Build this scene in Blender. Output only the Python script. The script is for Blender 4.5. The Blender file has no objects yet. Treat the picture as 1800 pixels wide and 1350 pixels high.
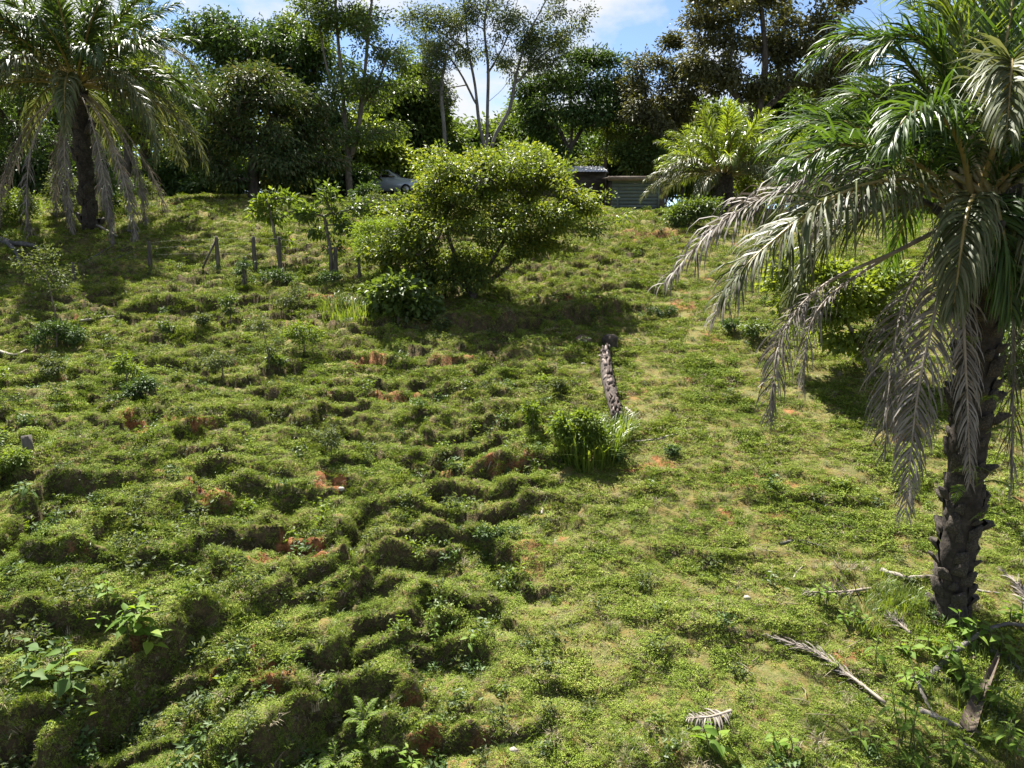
import bpy, bmesh, math
import numpy as np
from mathutils import Vector, Matrix, Euler

# ---------------------------------------------------------------- camera, sky, sun, exposure
scene = bpy.context.scene
PITCH = math.radians(9.8)
CZ = 8.0                      # camera height above the datum
FPX = 1248.0                  # focal length in pixels of the 1800-pixel-wide picture
cam_d = bpy.data.cameras.new('camera')
cam = bpy.data.objects.new('camera', cam_d)
scene.collection.objects.link(cam)
cam.location = (0, 0, CZ)
cam.rotation_euler = (math.radians(90) - PITCH, 0, 0)
cam_d.sensor_width = 36.0
cam_d.lens = 36.0 * FPX / 1800.0
cam_d.clip_start = 0.05
cam_d.clip_end = 3000
scene.camera = cam

SUN_EL = math.radians(57)
LTX, LTY = 0.40, -0.917        # horizontal direction in which the light travels
world = bpy.data.worlds.new('World')
scene.world = world
world.use_nodes = True
nt = world.node_tree
nt.nodes.clear()
wo = nt.nodes.new('ShaderNodeOutputWorld')
bg = nt.nodes.new('ShaderNodeBackground')
bg.inputs['Strength'].default_value = 0.05
sky = nt.nodes.new('ShaderNodeTexSky')
sky.sky_type = 'NISHITA'
sky.sun_disc = False
sky.sun_elevation = SUN_EL
sky.sun_rotation = math.atan2(-LTX, -LTY)
sky.altitude = 300
sky.air_density = 0.75
sky.dust_density = 0.2
sky.ozone_density = 1.6
# broken white clouds over the whole dome
tc = nt.nodes.new('ShaderNodeTexCoord')
mp = nt.nodes.new('ShaderNodeMapping')
mp.inputs['Location'].default_value = (0.55, 0.2, 0.0)
mp.inputs['Scale'].default_value = (1.0, 1.0, 1.9)
nz = nt.nodes.new('ShaderNodeTexNoise')
nz.inputs['Scale'].default_value = 3.0
nz.inputs['Detail'].default_value = 7
nz.inputs['Roughness'].default_value = 0.55
rp = nt.nodes.new('ShaderNodeValToRGB')
rp.color_ramp.elements[0].position = 0.48
rp.color_ramp.elements[1].position = 0.58
mx = nt.nodes.new('ShaderNodeMix')
mx.data_type = 'RGBA'
mx.inputs['B'].default_value = (4.5, 4.6, 4.75, 1)
L = nt.links.new
L(tc.outputs['Generated'], mp.inputs['Vector'])
L(mp.outputs[0], nz.inputs['Vector'])
L(nz.outputs['Fac'], rp.inputs['Fac'])
L(rp.outputs['Color'], mx.inputs['Factor'])
L(sky.outputs[0], mx.inputs['A'])
L(mx.outputs['Result'], bg.inputs['Color'])
L(bg.outputs[0], wo.inputs['Surface'])

sun_d = bpy.data.lights.new('sun', 'SUN')
sun_d.energy = 5.0
sun_d.angle = math.radians(0.53)
sun_d.color = (1.0, 0.955, 0.88)
sun = bpy.data.objects.new('sun', sun_d)
scene.collection.objects.link(sun)
_l = Vector((LTX * math.cos(SUN_EL), LTY * math.cos(SUN_EL), -math.sin(SUN_EL)))
sun.rotation_euler = _l.to_track_quat('-Z', 'Y').to_euler()

vs = scene.view_settings
vs.view_transform = 'Standard'
vs.look = 'None'
vs.exposure = 2.08
vs.gamma = 1.0
vs.use_curve_mapping = False
scene.render.engine = 'CYCLES'
cy = scene.cycles
cy.max_bounces = 7
cy.diffuse_bounces = 1
cy.glossy_bounces = 2
cy.transmission_bounces = 4
cy.transparent_max_bounces = 8
cy.use_denoising = True
cy.sample_clamp_indirect = 6.0
cy.blur_glossy = 0.5

# ---------------------------------------------------------------- numeric helpers
rng = np.random.default_rng(11)
SP, CP = math.sin(PITCH), math.cos(PITCH)


def P(u, v, d):
    """world point seen at picture position u, v (1800 x 1350), at depth d along the camera axis"""
    a = (u - 900.0) / FPX * d
    b = (675.0 - v) / FPX * d
    return np.array([a, d * CP + b * SP, CZ - d * SP + b * CP])


def _h(ix, iy, s):
    n = (ix.astype(np.int64) * 374761393 + iy.astype(np.int64) * 668265263 + s * 1442695041) & 0xFFFFFFFF
    n = ((n ^ (n >> 13)) * 1274126177) & 0xFFFFFFFF
    n = ((n ^ (n >> 15)) * 2246822519) & 0xFFFFFFFF
    return ((n ^ (n >> 16)) & 0xFFFF) / 65536.0


def perlin(x, y, s=0):
    x = np.asarray(x, float); y = np.asarray(y, float)
    ix = np.floor(x); iy = np.floor(y)
    fx = x - ix; fy = y - iy
    ux = fx * fx * fx * (fx * (fx * 6 - 15) + 10)
    uy = fy * fy * fy * (fy * (fy * 6 - 15) + 10)

    def g(ax, ay):
        a = _h(ix + ax, iy + ay, s) * 2 * np.pi
        return np.cos(a) * (fx - ax) + np.sin(a) * (fy - ay)
    a = g(0, 0); b = g(1, 0); c = g(0, 1); d = g(1, 1)
    return 1.5 * ((a + (b - a) * ux) * (1 - uy) + (c + (d - c) * ux) * uy)


def fbm(x, y, s=0, o=4, r=0.5):
    t = 0; a = 1.0; f = 1.0
    for k in range(o):
        t = t + a * perlin(x * f + 17.3 * k, y * f - 9.1 * k, s + k)
        a *= r; f *= 2.03
    return t


def worley(x, y, s=0):
    x = np.asarray(x, float); y = np.asarray(y, float)
    ix = np.floor(x); iy = np.floor(y)
    best = np.full(x.shape, 9.0)
    for ax in (-1, 0, 1):
        for ay in (-1, 0, 1):
            cx = ix + ax; cyy = iy + ay
            dx = cx + _h(cx, cyy, s) - x
            dy = cyy + _h(cx, cyy, s + 5) - y
            best = np.minimum(best, dx * dx + dy * dy)
    return np.sqrt(best)


def sst(a, b, x):
    t = np.clip((x - a) / (b - a), 0, 1)
    return t * t * (3 - 2 * t)


def nrm(a):
    return a / np.maximum(np.linalg.norm(a, axis=-1, keepdims=True), 1e-9)


# ---------------------------------------------------------------- terrain
_py = np.array([-80, -20, 0, 4, 6.5, 8.6, 13.6, 17.4, 20.7, 24, 29, 34, 40, 46, 55, 80, 150, 400, 900, 2500.])
_pz = np.array([-22, -12, -7.4, -5.9, -5.1, -4.5, -3.05, -1.94, -1.0, -0.05, 1.4, 2.55, 3.35, 3.9, 4.5, 5.6, 8, 12, 14, 14.])
_fy = np.concatenate([np.arange(-80, 120, 0.25), [150, 400, 900, 2500]])
_fz = np.interp(_fy, _py, _pz)
_k = np.hanning(17); _k /= _k.sum()
_m = len(_fz) - 4
_fz[8:_m - 8] = np.convolve(_fz[:_m], _k, 'same')[8:-8]


def H0(x, y):
    z = np.interp(y, _fy, _fz) + CZ
    z = z - 0.75 * sst(0, 7, x) * sst(27, 40, y)                     # right of the crest is lower
    xs = -0.9 + 0.02 * (y - 6)                                       # a shallow draw up the middle of the slope
    left = np.maximum(xs - x, 0)
    near = 1 - sst(9.0, 17.0, y)
    z = z + near * (0.20 * np.minimum(left, 6) - 0.10 * sst(0, 1.5, left))
    z = z + 0.10 * fbm(x * 0.16, y * 0.16, 3, 3) * sst(3, 10, y)
    return z


def rough_mask(x, y):
    edge = -0.4 + 0.13 * (y - 6)
    edge = np.where(y > 16, 0.9 + 0.5 * (y - 16), edge)
    edge = edge + 0.6 * fbm(x * 0.5, y * 0.5, 40, 2)
    return 0.16 + 0.84 * (1 - sst(-0.5, 1.4, x - edge))


SCARPS = []        # (points on the ground, height, uphill width, downhill width)


def _scarp(x, y):
    out = np.zeros(np.shape(x))
    for pts, hs, wu, wd in SCARPS:
        lo = pts.min(0) - 1.5; hi = pts.max(0) + 1.5
        m = (x > lo[0]) & (x < hi[0]) & (y > lo[1]) & (y < hi[1])
        if not m.any():
            continue
        px = x[m] + 0.10 * perlin(x[m] * 2.1, y[m] * 2.1, 61) + 0.05 * perlin(x[m] * 5, y[m] * 5, 62)
        py = y[m] + 0.10 * perlin(x[m] * 2.1, y[m] * 2.1, 63) + 0.05 * perlin(x[m] * 5, y[m] * 5, 64)
        bd = np.full(px.shape, 9.0); sg = np.zeros(px.shape); par = np.zeros(px.shape)
        seg = np.linalg.norm(np.diff(pts, axis=0), axis=1)
        tot = seg.sum(); acc = 0
        for i in range(len(pts) - 1):
            a, b = pts[i], pts[i + 1]
            e = b - a
            t = np.clip(((px - a[0]) * e[0] + (py - a[1]) * e[1]) / (e @ e), 0, 1)
            dx = px - a[0] - t * e[0]; dy = py - a[1] - t * e[1]
            dd = np.hypot(dx, dy)
            s = np.sign(e[0] * dy - e[1] * dx)
            k = dd < bd
            bd[k] = dd[k]; sg[k] = s[k]; par[k] = (acc + t[k] * seg[i]) / tot
            acc += seg[i]
        d = bd * sg
        fade = sst(0, 0.22, par) * (1 - sst(0.78, 1.0, par))
        up = np.exp(-np.maximum(d, 0) / wu); dn = np.exp(np.minimum(d, 0) / wd)
        pr = np.where(d > 0, up, -0.75 * dn) * np.minimum(np.abs(d) / 0.045, 1)
        pr = np.where(bd > 1.4, 0, pr * (1 - sst(1.0, 1.4, bd)))
        out[m] += hs * fade * pr
    return out


def Hfull(x, y, fine=True):
    x = np.asarray(x, float); y = np.asarray(y, float)
    z = H0(x, y)
    w = rough_mask(x, y)
    vis = sst(2.0, 5.0, y) * (1 - sst(45, 60, y))
    # terracettes trodden by cattle
    q = z + 0.26 * fbm(x * 0.30, y * 0.42, 21, 3) + 0.09 * fbm(x * 1.1, y * 1.3, 25, 3)
    step = 0.25
    s = q / step
    f = s - np.floor(s)
    stair = 0.03 * f + 0.97 * sst(0.84, 0.98, f)
    brk = sst(-0.45, 0.15, fbm(x * 0.45, y * 0.6, 33, 2))
    z = z + (stair - f) * step * vis * (0.12 + 1.3 * w * brk)
    # tussocks and hoof-trodden lumps
    wx = x + 0.22 * perlin(x * 1.7, y * 1.7, 71) + 0.06 * perlin(x * 6, y * 6, 73); wy = y + 0.22 * perlin(x * 1.7, y * 1.7, 72) + 0.06 * perlin(x * 6, y * 6, 74)
    dome = lambda d, r: np.sqrt(np.clip(1 - (d / r) ** 2, 0, 1))
    pm = sst(-0.5, 0.3, fbm(x * 0.6, y * 0.7, 36, 2)) * (0.35 + 0.65 * sst(8.5, 12.5, y))
    z = z + 0.14 * w * vis * pm * dome(worley(wx * 1.35, wy * 2.2, 5), 0.60)
    z = z + 0.035 * vis * (0.25 + 0.75 * w) * dome(worley(wx * 5.2, wy * 6.2, 18), 0.55)
    z = z + 0.105 * vis * (0.06 + 0.94 * w) * (0.55 + 0.45 * sst(8.5, 12.5, y)) * dome(worley(wx * 2.6, wy * 3.4, 8), 0.6)
    z = z + _scarp(x, y)
    if fine:
        z = z + 0.05 * vis * (0.3 + 0.7 * w) * fbm(x * 2.6, y * 2.6, 51, 4, 0.6)
    return z


def ground_at(u, v, fn=None):
    """the point of the ground seen at picture position u, v"""
    fn = fn or Hfull
    o = np.array([0, 0, CZ]); dv = P(u, v, 1.0) - o
    t = np.geomspace(3.5, 140, 2400)
    X = o[0] + dv[0] * t; Y = o[1] + dv[1] * t; Z = o[2] + dv[2] * t
    k = np.nonzero(Z < fn(X, Y))[0]
    i = k[0] if len(k) else np.argmin(Z - fn(X, Y))
    return np.array([X[i], Y[i], float(fn(X[i:i + 1], Y[i:i + 1])[0])])


def hz(x, y):
    return float(Hfull(np.array([x]), np.array([y]))[0])


for line, hs, wu, wd in [
    ([(70, 1390), (110, 1340), (180, 1255), (260, 1180), (340, 1115), (420, 1075)], 0.42, 0.7, 0.5),
    ([(360, 1390), (520, 1285), (620, 1225), (720, 1175)], 0.30, 0.8, 0.35),
    ([(400, 1105), (520, 1050), (640, 1020), (780, 1010)], 0.20, 0.5, 0.4),
    ([(520, 1180), (640, 1150), (740, 1110), (830, 1060)], 0.20, 0.6, 0.35),
    ([(400, 930), (470, 955), (560, 960), (650, 930)], 0.24, 0.4, 0.45),
    ([(540, 985), (640, 985), (740, 975), (830, 960)], 0.22, 0.4, 0.3),
    ([(-40, 1105), (60, 1100), (170, 1110), (260, 1090)], 0.24, 0.5, 0.35),
    ([(0, 960), (120, 985), (260, 985), (430, 990)], 0.20, 0.5, 0.35),
    ([(240, 880), (330, 895), (430, 890), (560, 880), (640, 860)], 0.20, 0.4, 0.35),
    ([(640, 1345), (700, 1290), (740, 1230)], 0.24, 0.3, 0.3),
    ([(470, 1345), (520, 1290), (600, 1240)], 0.2, 0.4, 0.3),
    ([(-30, 1290), (40, 1310), (90, 1360)], 0.3, 0.5, 0.3),
    ([(640, 570), (780, 580), (900, 575), (1010, 560), (1120, 545), (1200, 560)], 0.26, 1.0, 0.5),
    ([(1010, 505), (1100, 510), (1200, 520)], 0.15, 0.5, 0.4),
    ([(1280, 870), (1400, 880), (1560, 885)], 0.10, 0.5, 0.5),
    ([(1130, 1100), (1280, 1108), (1460, 1125)], 0.10, 0.4, 0.4),
    ([(1100, 960), (1250, 985), (1400, 985)], 0.08, 0.4, 0.4),
    ([(180, 560), (300, 545), (420, 550)], 0.25, 0.6, 0.4),
    ([(30, 850), (160, 855), (280, 845)], 0.16, 0.4, 0.3),
    ([(640, 820), (740, 815), (850, 830), (960, 815)], 0.14, 0.4, 0.3),
]:
    SCARPS_PTS = np.array([ground_at(u, v, H0)[:2] for u, v in line])
    SCARPS.append((SCARPS_PTS, hs * 0.78, wu * 0.75, wd * 0.9))

# bare red soil: places where the turf is broken (picture position, radii in metres)
SOIL = []
for u, v, rx, ry, k in [(515, 976, .30, .17, 1.2), (480, 988, .2, .07, .8), (350, 862, .28, .14, 1), (590, 850, .25, .13, 1), 
                        (1390, 852, .9, .06, .62), (1300, 842, .5, .05, .6), (940, 970, .3, .3, .5), (745, 1290, .12, .18, .7), (1140, 815, .5, .10, .8),
                        (300, 745, .7, .12, .8), (250, 752, .5, .15, .7), (1190, 540, .3, .25, .8), (840, 1350, .4, .2, .45), (640, 645, .5, .2, .7), (800, 632, .5, .15, .6),
                        (590, 440, .8, .3, .7), (1150, 420, 1.2, .5, .6), (1230, 530, .3, .2, .6), (690, 690, .5, .15, .6), (900, 820, .5, .12, .7), (220, 720, .4, .1, .6),
                        (570, 520, .6, .2, .7), (730, 1215, .2, .15, .6), (1120, 690, .3, .3, .4)]:
    g = ground_at(u, v)
    SOIL.append((g[0], g[1], rx, ry, k if k >= 1 else k * 0.72))


def soil_mask(x, y):
    s = np.zeros(np.shape(x))
    nx = x + 0.25 * fbm(x * 2.2, y * 2.2, 81, 3); ny = y + 0.25 * fbm(x * 2.2, y * 2.2, 85, 3)
    for cx, cy_, rx, ry, k in SOIL:
        e = ((nx - cx) / (rx * 1.5)) ** 2 + ((ny - cy_) / (ry * 1.5)) ** 2
        s = np.maximum(s, k * np.clip(1.25 - e, 0, 1))
    n = fbm(x * 0.9, y * 0.9, 91, 4)
    s = np.maximum(s, 0.55 * sst(0.55, 1.0, n))
    return np.clip(s, 0, 1)


def mesh_np(name, V, faces, mats=(), attrs=None, midx=None, smooth=False):
    """faces: list of integer arrays (n,3) or (n,4)"""
    me = bpy.data.meshes.new(name)
    V = np.asarray(V, np.float32)
    me.vertices.add(len(V))
    me.vertices.foreach_set('co', V.ravel())
    faces = [np.asarray(f, np.int32) for f in faces if len(f)]
    nl = sum(f.size for f in faces); npoly = sum(len(f) for f in faces)
    me.loops.add(nl)
    me.loops.foreach_set('vertex_index', np.concatenate([f.ravel() for f in faces]))
    me.polygons.add(npoly)
    tot = np.concatenate([np.full(len(f), f.shape[1], np.int32) for f in faces])
    st = np.concatenate([[0], np.cumsum(tot)[:-1]]).astype(np.int32)
    me.polygons.foreach_set('loop_start', st)
    me.polygons.foreach_set('loop_total', tot)
    if midx is not None:
        me.polygons.foreach_set('material_index', np.asarray(midx, np.int32))
    if smooth:
        me.polygons.foreach_set('use_smooth', np.ones(npoly, bool))
    for m in mats:
        me.materials.append(m)
    for k, a in (attrs or {}).items():
        at = me.attributes.new(k, 'FLOAT', 'POINT')
        at.data.foreach_set('value', np.asarray(a, np.float32))
    me.update(calc_edges=True)
    return me


def link(name, data, parent=None, loc=None, rot=None, scale=None, **props):
    o = bpy.data.objects.new(name, data)
    scene.collection.objects.link(o)
    if parent is not None:
        o.parent = parent
    if loc is not None:
        o.location = [float(a) for a in loc]
    if rot is not None:
        o.rotation_euler = rot
    if scale is not None:
        o.scale = scale
    for k, v in props.items():
        o[k] = v
    return o


def thing(name, label, category, loc=(0, 0, 0), rot=None, group=None):
    o = link(name, None, loc=loc, rot=rot, label=label, category=category)
    if group:
        o['group'] = group
    return o


# ---------------------------------------------------------------- materials
def new_mat(name):
    m = bpy.data.materials.new(name)
    m.use_nodes = True
    n = m.node_tree
    b = n.nodes['Principled BSDF']
    return m, n, b, n.nodes['Material Output']


def node(n, t, **kw):
    x = n.nodes.new(t)
    for k, v in kw.items():
        setattr(x, k, v)
    return x


def ramp(n, fac, stops):
    r = node(n, 'ShaderNodeValToRGB')
    el = r.color_ramp.elements
    while len(el) < len(stops):
        el.new(0.5)
    for e, (p, c) in zip(el, stops):
        e.position = p
        e.color = (*c, 1)
    n.links.new(fac, r.inputs[0])
    return r.outputs['Color']


def leaf_mat(name, cols, trans=0.35, rough=0.42, tcol=None, spec=0.5, objrand=0.0, noise=0.0):
    """leaf: glossy diffuse plus light shining through; 'v' is a random number per leaf"""
    m, n, b, out = new_mat(name)
    at = node(n, 'ShaderNodeAttribute', attribute_name='v')
    fac = at.outputs['Fac']
    if objrand:
        oi = node(n, 'ShaderNodeObjectInfo')
        ma = node(n, 'ShaderNodeMath', operation='MULTIPLY_ADD')
        n.links.new(oi.outputs['Random'], ma.inputs[0])
        ma.inputs[1].default_value = objrand
        n.links.new(fac, ma.inputs[2])
        sb = node(n, 'ShaderNodeMath', operation='SUBTRACT')
        n.links.new(ma.outputs[0], sb.inputs[0])
        sb.inputs[1].default_value = objrand / 2
        fac = sb.outputs[0]
    if noise:
        ge = node(n, 'ShaderNodeNewGeometry')
        nz_ = node(n, 'ShaderNodeTexNoise')
        nz_.inputs['Scale'].default_value = 0.55
        nz_.inputs['Detail'].default_value = 5
        n.links.new(ge.outputs['Position'], nz_.inputs['Vector'])
        ma = node(n, 'ShaderNodeMath', operation='MULTIPLY_ADD')
        n.links.new(nz_.outputs['Fac'], ma.inputs[0])
        ma.inputs[1].default_value = noise
        n.links.new(fac, ma.inputs[2])
        sb = node(n, 'ShaderNodeMath', operation='SUBTRACT')
        n.links.new(ma.outputs[0], sb.inputs[0])
        sb.inputs[1].default_value = noise / 2
        fac = sb.outputs[0]
    k = len(cols)
    col = ramp(n, fac, [(i / max(k - 1, 1), c) for i, c in enumerate(cols)])
    n.links.new(col, b.inputs['Base Color'])
    b.inputs['Roughness'].default_value = rough
    b.inputs['Specular IOR Level'].default_value = spec
    if trans > 0:
        tr = node(n, 'ShaderNodeBsdfTranslucent')
        mxc = node(n, 'ShaderNodeMix', data_type='RGBA', blend_type='MULTIPLY')
        mxc.inputs['Factor'].default_value = 1
        n.links.new(col, mxc.inputs['A'])
        mxc.inputs['B'].default_value = (*(tcol or (1.7, 1.6, 0.55)), 1)
        n.links.new(mxc.outputs['Result'], tr.inputs['Color'])
        ms = node(n, 'ShaderNodeMixShader')
        ms.inputs[0].default_value = trans
        n.links.new(b.outputs[0], ms.inputs[1])
        n.links.new(tr.outputs[0], ms.inputs[2])
        n.links.new(ms.outputs[0], out.inputs['Surface'])
    return m


def plain_mat(name, cols, scale=8.0, rough=0.8, bump=0.3, detail=6, stretch=(1, 1, 1), metallic=0.0, spec=0.3, coord='Object'):
    m, n, b, out = new_mat(name)
    t = node(n, 'ShaderNodeTexCoord')
    mpn = node(n, 'ShaderNodeMapping')
    mpn.inputs['Scale'].default_value = stretch
    z = node(n, 'ShaderNodeTexNoise')
    z.inputs['Scale'].default_value = scale
    z.inputs['Detail'].default_value = detail
    z.inputs['Roughness'].default_value = 0.62
    n.links.new(t.outputs[coord], mpn.inputs[0])
    n.links.new(mpn.outputs[0], z.inputs['Vector'])
    k = len(cols)
    col = ramp(n, z.outputs['Fac'], [(0.28 + 0.44 * i / max(k - 1, 1), c) for i, c in enumerate(cols)])
    n.links.new(col, b.inputs['Base Color'])
    b.inputs['Roughness'].default_value = rough
    b.inputs['Metallic'].default_value = metallic
    b.inputs['Specular IOR Level'].default_value = spec
    if bump:
        bp = node(n, 'ShaderNodeBump')
        bp.inputs['Strength'].default_value = bump
        bp.inputs['Distance'].default_value = 0.03
        n.links.new(z.outputs['Fac'], bp.inputs['Height'])
        n.links.new(bp.outputs[0], b.inputs['Normal'])
    return m


def ground_material():
    m, n, b, out = new_mat('pasture_soil_and_turf')
    ge = node(n, 'ShaderNodeNewGeometry')
    at = node(n, 'ShaderNodeAttribute', attribute_name='soil')

    def nzz(sc, det=6, ro=0.6):
        z = node(n, 'ShaderNodeTexNoise')
        z.inputs['Scale'].default_value = sc
        z.inputs['Detail'].default_value = det
        z.inputs['Roughness'].default_value = ro
        n.links.new(ge.outputs['Position'], z.inputs['Vector'])
        return z.outputs['Fac']
    fine = nzz(34, 8, 0.7); mid = nzz(5, 6); big = nzz(0.7, 4)
    mf = node(n, 'ShaderNodeMath', operation='ADD'); n.links.new(mid, mf.inputs[0]); n.links.new(fine, mf.inputs[1])
    mh = node(n, 'ShaderNodeMath', operation='MULTIPLY'); n.links.new(mf.outputs[0], mh.inputs[0]); mh.inputs[1].default_value = 0.5
    red = ramp(n, mh.outputs[0], [(0.38, (0.08, 0.036, 0.018)), (0.5, (0.19, 0.080, 0.032)), (0.62, (0.31, 0.145, 0.065))])
    turf = ramp(n, fine, [(0.30, (0.050, 0.056, 0.018)), (0.45, (0.10, 0.110, 0.034)), (0.54, (0.13, 0.122, 0.048)), (0.68, (0.16, 0.120, 0.070))])
    drt = ramp(n, mid, [(0.40, (1, 1, 1)), (0.62, (1.15, 0.86, 0.66))])
    mu = node(n, 'ShaderNodeMix', data_type='RGBA', blend_type='MULTIPLY')
    mu.inputs['Factor'].default_value = 0.8
    n.links.new(turf, mu.inputs['A']); n.links.new(drt, mu.inputs['B'])
    ad = node(n, 'ShaderNodeMath', operation='MULTIPLY_ADD')
    n.links.new(fine, ad.inputs[0]); ad.inputs[1].default_value = 0.7
    n.links.new(at.outputs['Fac'], ad.inputs[2])
    fac = ramp(n, ad.outputs[0], [(0.50, (0, 0, 0)), (0.95, (1, 1, 1))])
    mi = node(n, 'ShaderNodeMix', data_type='RGBA')
    n.links.new(fac, mi.inputs['Factor'])
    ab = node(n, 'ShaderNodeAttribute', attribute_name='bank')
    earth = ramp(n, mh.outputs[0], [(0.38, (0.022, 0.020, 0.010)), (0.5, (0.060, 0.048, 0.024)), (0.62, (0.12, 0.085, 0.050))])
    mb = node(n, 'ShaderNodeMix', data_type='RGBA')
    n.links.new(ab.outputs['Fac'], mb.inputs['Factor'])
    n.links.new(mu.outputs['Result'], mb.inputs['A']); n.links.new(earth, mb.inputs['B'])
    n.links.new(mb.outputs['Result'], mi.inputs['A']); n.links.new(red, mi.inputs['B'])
    n.links.new(mi.outputs['Result'], b.inputs['Base Color'])
    b.inputs['Roughness'].default_value = 0.95
    b.inputs['Specular IOR Level'].default_value = 0.1
    bp = node(n, 'ShaderNodeBump')
    bp.inputs['Strength'].default_value = 0.9
    bp.inputs['Distance'].default_value = 0.03
    n.links.new(fine, bp.inputs['Height'])
    n.links.new(bp.outputs[0], b.inputs['Normal'])
    return m


# ---------------------------------------------------------------- ground sheet
_u = np.concatenate([-np.geomspace(14, 1.08, 16), np.linspace(-1, 1, 430), np.geomspace(1.08, 14, 16)])
_y = np.concatenate([np.linspace(-80, 2.5, 18)[:-1], np.geomspace(2.5, 64, 740), np.geomspace(64, 2400, 42)[1:]])
GX = _u[None, :] * (0.86 * np.sqrt(_y ** 2 + 9)[:, None] + 1.0)
GY = np.broadcast_to(_y[:, None], GX.shape)
GZ = Hfull(GX.ravel(), GY.ravel())
gs = soil_mask(GX.ravel(), GY.ravel())
_zz = GZ.reshape(GX.shape)
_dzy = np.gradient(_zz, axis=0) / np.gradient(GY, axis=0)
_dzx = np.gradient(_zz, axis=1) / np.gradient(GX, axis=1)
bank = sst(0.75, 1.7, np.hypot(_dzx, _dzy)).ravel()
nr, nc = GX.shape
ii = np.arange(nr * nc).reshape(nr, nc)
gq = np.stack([ii[:-1, :-1], ii[:-1, 1:], ii[1:, 1:], ii[1:, :-1]], -1).reshape(-1, 4)
M_GROUND = ground_material()
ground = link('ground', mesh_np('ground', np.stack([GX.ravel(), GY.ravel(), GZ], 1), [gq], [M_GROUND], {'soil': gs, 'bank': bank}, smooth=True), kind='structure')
_gzg = GZ.reshape(nr, nc)


def Hfast(x, y):
    """bilinear look-up in the ground sheet"""
    x = np.asarray(x, float); y = np.asarray(y, float)
    r = np.clip(np.searchsorted(_y, y) - 1, 0, nr - 2)
    ty = (y - _y[r]) / (_y[r + 1] - _y[r])
    uu = x / (0.86 * np.sqrt(y ** 2 + 9) + 1.0)
    c = np.clip(np.searchsorted(_u, uu) - 1, 0, nc - 2)
    tx = (uu - _u[c]) / (_u[c + 1] - _u[c])
    a = _gzg[r, c] * (1 - tx) + _gzg[r, c + 1] * tx
    b = _gzg[r + 1, c] * (1 - tx) + _gzg[r + 1, c + 1] * tx
    return a * (1 - ty) + b * ty


# ---------------------------------------------------------------- turf: short grass and creeping weeds (uncountable)
def blade_arrays(n, r_foot, h0, h1, w0, w1, lean, g):
    """tapered bent blades: 5 vertices, quad + triangle"""
    a = g.uniform(0, 2 * np.pi, n); rr = r_foot * np.sqrt(g.uniform(0, 1, n))
    b = np.stack([rr * np.cos(a), rr * np.sin(a), np.full(n, -0.012)], 1)
    az = a + g.normal(0, 1.0, n)
    h = g.uniform(h0, h1, n); w = g.uniform(w0, w1, n)
    ln = g.uniform(0.2, 1.0, n) * lean
    dx = np.cos(az); dy = np.sin(az)
    m = b + np.stack([dx * h * ln * 0.35, dy * h * ln * 0.35, h * 0.6], 1)
    t = b + np.stack([dx * h * ln * 1.1, dy * h * ln * 1.1, h * (1.05 - 0.45 * ln)], 1)
    s = np.stack([-dy, dx, np.zeros(n)], 1) * w[:, None]
    V = np.stack([b - s * .5, b + s * .5, m + s * .45, m - s * .45, t], 1).reshape(-1, 3)
    i = np.arange(n)[:, None] * 5
    return V, i + np.array([0, 1, 2, 3]), i + np.array([3, 2, 4]), np.repeat(g.uniform(0, 1, n), 5)


def leaf_arrays(Pp, D, N, Ln, W, fold=0.25, droop=0.15, g=rng, wide=0.45):
    """folded lens-shaped leaves: base, left, right, tip"""
    D = nrm(D); S = nrm(np.cross(D, N)); N2 = np.cross(S, D)
    mid = Pp + D * (Ln * wide)[:, None]
    l = mid - S * (W * .5)[:, None] + N2 * (W * fold)[:, None]
    r = mid + S * (W * .5)[:, None] + N2 * (W * fold)[:, None]
    t = Pp + D * Ln[:, None] - N2 * (Ln * droop)[:, None]
    n = len(Pp)
    V = np.stack([Pp, r, t, l], 1).reshape(-1, 3)
    i = np.arange(n)[:, None] * 4
    F = np.concatenate([i + np.array([0, 1, 2]), i + np.array([0, 2, 3])], 0)
    return V, F, np.repeat(g.uniform(0, 1, n), 4)


def rand_dirs(n, g, zmin=-1.0, zmax=1.0):
    z = g.uniform(zmin, zmax, n); a = g.uniform(0, 2 * np.pi, n)
    q = np.sqrt(np.maximum(1 - z * z, 0))
    return np.stack([q * np.cos(a), q * np.sin(a), z], 1)


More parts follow.
